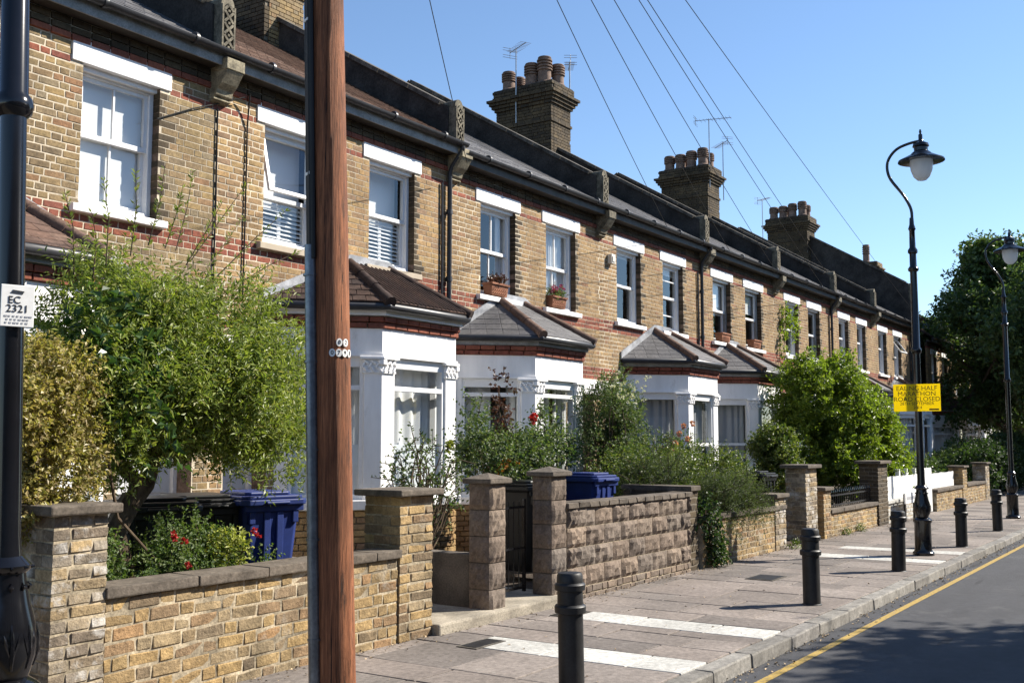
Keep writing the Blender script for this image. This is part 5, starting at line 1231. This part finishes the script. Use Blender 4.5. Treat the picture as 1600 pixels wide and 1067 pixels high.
plant('wispy_shrub', 'wispy dark shrub between the blue bin and the hedge', 'shrub', (13.3, 6.6, .06), [(13.2,6.6,1.05,.4,.35,.3),(13.6,6.5,1.15,.3,.3,.25)], 700, 8, .2, .05, .012, M['leaf_lav'], 27, shell=.3, up=.7, stems=80)
plant('lavender_bush', 'feathery lavender bush spilling over the tan brick wall', 'shrub', (14.6, 6.05, .06), [(14.2,6.05,.72,.36,.3,.38),(14.7,6.02,.80,.42,.3,.34),(15.2,6.0,.80,.34,.28,.28),(13.9,5.9,.75,.25,.25,.4),(14.9,5.78,.72,.4,.14,.16)], 2300, 9, .28, .06, .009, M['leaf_lav'], 28, shell=.35, up=.55, out=.7, rnd=.5, stems=150, droop=.3)
plant('ivy_plant', 'strip of ivy hanging down where the block wall ends', 'ivy', (13.3, 5.7, .0), [(13.25,5.66,.35,.14,.07,.35),(13.4,5.66,.25,.14,.08,.22),(13.15,5.7,.7,.2,.1,.25)], 230, 6, .12, .055, .045, M['leaf_ivy'], 29, shell=.2, droop=.7, stems=30)
plant('round_shrub', 'small rounded green shrub before the fourth bay', 'shrub', (19.5, 7.0, .06), ragged([(19.3,7.0,1.45,.42,.42,.42),(19.7,7.0,1.4,.38,.4,.42),(19.5,7.0,1.65,.4,.4,.3),(19.5,7.0,.9,.5,.5,.5)], 26, .08, .18, 79, .85), 1800, 8, .11, .06, .035, M['leaf_hedge'], 30, shell=.5, carve=-.8, freq=5)
plant('large_bush', 'large bright green bush left of the yellow notice', 'bush', (23.7, 7.2, .06), ragged([(23.5,7.2,2.4,1.1,1.05,.95),(24.2,6.9,2.2,.95,.9,.9),(23.0,7.4,2.6,.8,.8,.75),(23.3,7.3,1.5,1.2,1.1,.9),(24.3,6.7,1.5,.95,.9,.8),(23.4,7.3,3.05,.65,.65,.5),(22.9,7.6,1.7,.8,.8,.9),(24.7,6.6,1.9,.6,.6,.6),(23.8,7.0,.9,1.2,1.0,.6),(24.0,6.9,2.0,1.1,.95,1.0),(24.6,6.5,1.2,.8,.7,.7)], 60, .16, .32, 78, .90, .95),
      7600, 8, .20, .085, .05, M['leaf_bush'], 31, shell=.5, up=.2, rnd=.65, carve=-.8, freq=3.4, trunk=[((23.7,7.2,0),(23.7,7.2,1.2),.07,.05),((23.7,7.2,1.0),(23.1,7.3,2.2),.04,.02),((23.7,7.2,1.0),(24.2,6.9,2.1),.04,.02)])
plant('wall_creeper', 'thin creeper climbing the bricks left of a dark window', 'climber', (26.6, 9.32, .06), [(26.55,9.33,4.3,.12,.05,.7),(26.75,9.33,4.9,.22,.05,.3),(27.3,9.30,4.7,.18,.06,.5),(26.6,9.33,3.4,.1,.05,.5)], 130, 5, .16, .09, .06, M['leaf_bush'], 32, shell=.1, trunk=[((26.5,9.34,.1),(26.5,9.34,3.2),.015,.012),((26.5,9.34,3.2),(26.65,9.34,5.1),.012,.006)])
plant('ivy_hedge', 'dark ivy mound at the far end of the garden walls', 'hedge', (36, 6.2, .0), [(35.0,6.2,.8,.8,.6,.8),(36.5,6.2,.9,1.0,.6,.8),(38.2,6.2,.9,1.1,.7,.9),(40,6.2,1.0,1.1,.7,.9),(42,6.2,1.0,1.2,.8,.9)], 3000, 7, .2, .11, .08, M['leaf_ivy'], 33, shell=.5, carve=-.7, freq=3)
plant('shaded_hedge', 'tall dark hedge in the shade behind the white fence', 'hedge', (31, 7.3, .06), [(30.5,7.4,.4,.8,.5,.4),(32,7.4,.5,1.0,.5,.5),(34,7.3,.6,1.2,.6,.6),(36,7.2,.7,1.2,.7,.7),(38,7.1,.9,1.3,.8,.9)], 2400, 7, .2, .10, .07, M['leaf_tree'], 34, shell=.5, carve=-.7, freq=3)
# small kerbside weeds
for i, (x, y) in enumerate(((19.2, 5.66), (20.1, 5.66), (16.3, 5.6))):
    plant('weed', ['weed tuft at the foot of the railing wall, left', 'weed tuft at the foot of the railing wall, right', 'weed tuft beside the short brick pier'][i], 'weed', (x, y, 0), [(x, y, .05, .12, .05, .06)], 40, 5, .08, .04, .018, M['leaf_hedge'], 40 + i, shell=.1)
# trees
def tree(name, label, x, y, h, cr, nb, ntw, seed, group='street trees', zlo=1.6, L=.12, Wd=.08, mat='leaf_tree', carve=-.55, per=8, shell=.4):
    rg = np.random.default_rng(seed); bl = []
    for k in range(int(nb * 1.8)):
        a = rg.random() * 6.28; f = rg.random() ** .6; zz = zlo + (h - zlo) * (.12 + .84 * rg.random()); prof = math.sin(min(1, max(.12, (zz - zlo) / (h - zlo))) * math.pi * .80 + .42) ; rr = cr * max(.25, prof)
        s_ = cr * (.15 + .17 * rg.random()); bl.append((x + math.cos(a) * f * (rr - s_ * .5), y + math.sin(a) * f * (rr - s_ * .5), min(zz, h - s_ * .8), s_, s_, s_ * .85))
    tr = [((x, y, 0), (x + .1, y, h * .35), h * .026, h * .018), ((x + .1, y, h * .33), (x, y, h * .8), h * .018, h * .005)]
    for b in bl[::2]: tr.append(((x + .05, y, h * (.25 + .2 * rg.random())), (b[0], b[1], b[2]), h * .009, h * .003))
    return plant(name, label, 'tree', (x, y, .0), bl, ntw, per, cr * .16, L, Wd, M[mat], seed, trunk=tr, group=group, shell=shell, carve=carve, freq=2.0 / max(.5, cr) * 2.4, stems=80)
tree('dark_tree', 'big dark leafy tree at the right edge of the picture', 45.6, 7.2, 9.4, 3.6, 40, 6500, 51, L=.19, Wd=.12, carve=-.3)
tree('dark_tree', 'farther tree behind the big dark one', 58, 9.0, 10, 4.2, 26, 4200, 52, L=.24, Wd=.16)
tree('dark_tree', 'nearer dark tree leaning in from the right edge', 42.5, 4.0, 9.0, 3.3, 24, 4200, 53, L=.19, Wd=.12, zlo=2.0)
tree('dark_tree', 'tree across the road throwing shade on the asphalt', 15.7, -5.0, 7.6, 3.0, 30, 5200, 54, L=.17, Wd=.12, zlo=2.6, carve=-1.2)
tree('dark_tree', 'second tree across the road, out of the picture', 22.4, -4.9, 7.2, 2.4, 18, 2200, 55, L=.15, Wd=.10, zlo=2.6)

# flowers in the sill boxes
for lab, x, zs, pm, sd_ in (('terracotta flower box with brownish plants on the left sill', 13.60, 3.93, 'petal_red', 61), ('terracotta flower box with magenta flowers on the right sill', 15.40, 3.93, 'petal_magenta', 62)):
    t = flower_box(lab, x, zs, pm); rg = np.random.default_rng(sd_)
    bs, ax, nm, LL, WW, *_ = foliage([(0, 0, .22, .2, .07, .07)], 90, 5, .10, .04, .03, rg, shell=.2, up=.7)
    mobj('leaves', leaves_mesh('leaves', bs, ax, nm, LL, WW, M['leaf_rose' if sd_ == 62 else 'leaf_dark_red']), t)
    if sd_ == 62: flowers(t, 'flower', [np.array((rg.uniform(-.2, .2), rg.uniform(-.1, .04), rg.uniform(.26, .42))) for _ in range(16)], .06, M[pm], rg, 10)
for lab, x, w in (('terracotta trough on the fifth house, left sill', 22.76, .5), ('terracotta trough on the fifth house, right sill', 24.73, .5)): flower_box(lab, x, 3.93, None, w)

# ================================================================== BINS
def wheelie_bin(label, x, y, rz, mat, z0=.06, sticker=True):
    t = empty('wheelie_bin', (x, y, z0), rz); tag(t, label, 'wheelie bin', 'wheelie bins in the gardens')
    b = MB(); lv = [(0.03, .21, .24), (.10, .225, .255), (.93, .285, .335), (.965, .30, .35)]
    rings = []
    for zz, hx, hy in lv:
        c = .05; rings.append([(-hx + c, -hy, zz), (hx - c, -hy, zz), (hx, -hy + c, zz), (hx, hy - c, zz), (hx - c, hy, zz), (-hx + c, hy, zz), (-hx, hy - c, zz), (-hx, -hy + c, zz)])
    vs = [v for r_ in rings for v in r_]; fs = [tuple(range(7, -1, -1))]
    for i in range(len(rings) - 1):
        for j in range(8): fs.append((i*8 + j, i*8 + (j+1) % 8, (i+1)*8 + (j+1) % 8, (i+1)*8 + j))
    b.add(vs, fs); b.box(-.30, .30, -.36, -.335, .90, .965); b.box(-.10, -.03, -.345, -.30, .30, .90); b.box(.03, .10, -.345, -.30, .30, .90)
    for xx in (-.22, .22): b.box(xx - .03, xx + .03, -.352, -.30, .80, .92)
    b.build('body', mat, t, bevel=.008)
    l = MB(); ol, ow = .335, .40; c = .06
    r0 = [(-ol + c, -ow), (ol - c, -ow), (ol, -ow + c), (ol, ow - c), (ol - c, ow), (-ol + c, ow), (-ol, ow - c), (-ol, -ow + c)]
    l.prism(r0, .955, 1.005); l.prism([(x_ * .93, y_ * .93 + .01) for x_, y_ in r0], 1.006, 1.035); l.prism([(x_ * .70, y_ * .72 + .03) for x_, y_ in r0], 1.036, 1.065); l.box(-.12, .12, -.43, -.395, .965, .99)
    l.build('lid', mat, t, bevel=.01)
    h = MB(); h.tube([(-.26, .44, .97), (.26, .44, .97)], .016, 8); 
    for xx in (-.26, 0, .26): h.box(xx - .02, xx + .02, .33, .455, .95, .985)
    h.build('handle', mat, t)
    for sx in (-1, 1): w = MB(); w.tube([(sx * .23, .27, .10), (sx * .285, .27, .10)], .10, 16); w.build('wheel', M['rubber'], t, smooth=True)
    if sticker: MB().box(.11, .20, -.318, -.305, .55, .70).build('sticker', M['sticker'], t).rotation_euler = (R(-5.5), 0, 0)
    return t
wheelie_bin('leftmost black wheelie bin behind the red flowers', 5.62, 7.3, R(-24), M['plastic_black'], .14); wheelie_bin('black wheelie bin between the other black bin and the blue one', 6.16, 7.38, R(-20), M['plastic_black'], .14); wheelie_bin('blue wheelie bin at the end of the three in the first garden', 6.56, 7.08, R(-14), M['plastic_blue'], .16, False).scale = (.94, .92, 1)
wheelie_bin('black wheelie bin behind the iron gate', 10.55, 6.85, R(-10), M['plastic_black'], .14); wheelie_bin('blue wheelie bin behind the block wall', 11.85, 6.75, R(-4), M['plastic_blue'], .20, False).scale = (.88, .8, 1)
wheelie_bin('black wheelie bin behind the tall pier by the second bollard', 17.3, 6.7, R(0), M['plastic_black'], .1); wheelie_bin('dark blue wheelie bin behind the white fence', 25.1, 6.7, R(-20), M['plastic_blue'], .1, False)
# planting tub near the block pier
tag(MB().lathe([(.12, 0), (.17, .26), (.18, .26), (.18, .29), (.15, .29)], 18).build('plant_tub', M['plastic_black'], loc=(8.5, 7.5, .1)), 'dark plastic plant tub at the foot of the rose bush', 'plant tub')

# the terrace across the road (behind the camera; it dims the sky and fills reflections)
t = empty('opposite_terrace', (15, -9.6, 0)); tag(t, 'brick terrace across the road behind the camera', 'house')
MB().box(-60, 50, -9, 0, -.1, 6.0).build('wall', MAT['stock_tan_i'], t)
MB().prism_x([(.3, 6.0), (-4.5, 8.8), (-9.3, 6.0)], -60, 50).build('roof', MAT['slate_i'], t)
for k in range(44):
    MB().box(-58 + k * 2.4, -57.1 + k * 2.4, -.02, .03, 4.0, 5.4).build('window', M['white'], t); MB().box(-58 + k * 2.4, -56.6 + k * 2.4, -.02, .5, .9, 2.6).build('bay', M['white'], t)

# ================================================================== LEAF LITTER
def litter(name, label, n, xr, yr, z, seed, size=.03):
    rg = np.random.default_rng(seed); x = rg.uniform(*xr, n); y = yr(x, rg.random(n)); b = np.stack([x, y, np.full(n, z) + rg.random(n) * .012], 1); a = rg.normal(size=(n, 3)); a[:, 2] *= .25; nm = np.stack([rg.normal(size=n) * .4, rg.normal(size=n) * .4, np.ones(n)], 1)
    o = mobj(name, leaves_mesh(name, b, a, nm, size * (.4 + rg.random(n)), size * .6 * (.4 + rg.random(n)), M['leaf_litter'])); tag(o, label, 'leaf litter', kind='stuff')
litter('gutter_litter', 'dry leaves and grit lying along the kerb in the gutter', 800, (4, 30), lambda x, r: KERB - .01 - .22 * r ** 2.2, -.103, 71, .035)
litter('wall_foot_litter', 'dry leaves and grit along the foot of the garden walls', 900, (4, 24), lambda x, r: YW - .03 - .25 * r ** 3, .01, 72, .03)
litter('pavement_litter', 'a few dry leaves scattered over the paving', 130, (4, 26), lambda x, r: KERB + .2 + 2.3 * r, .01, 73, .03)
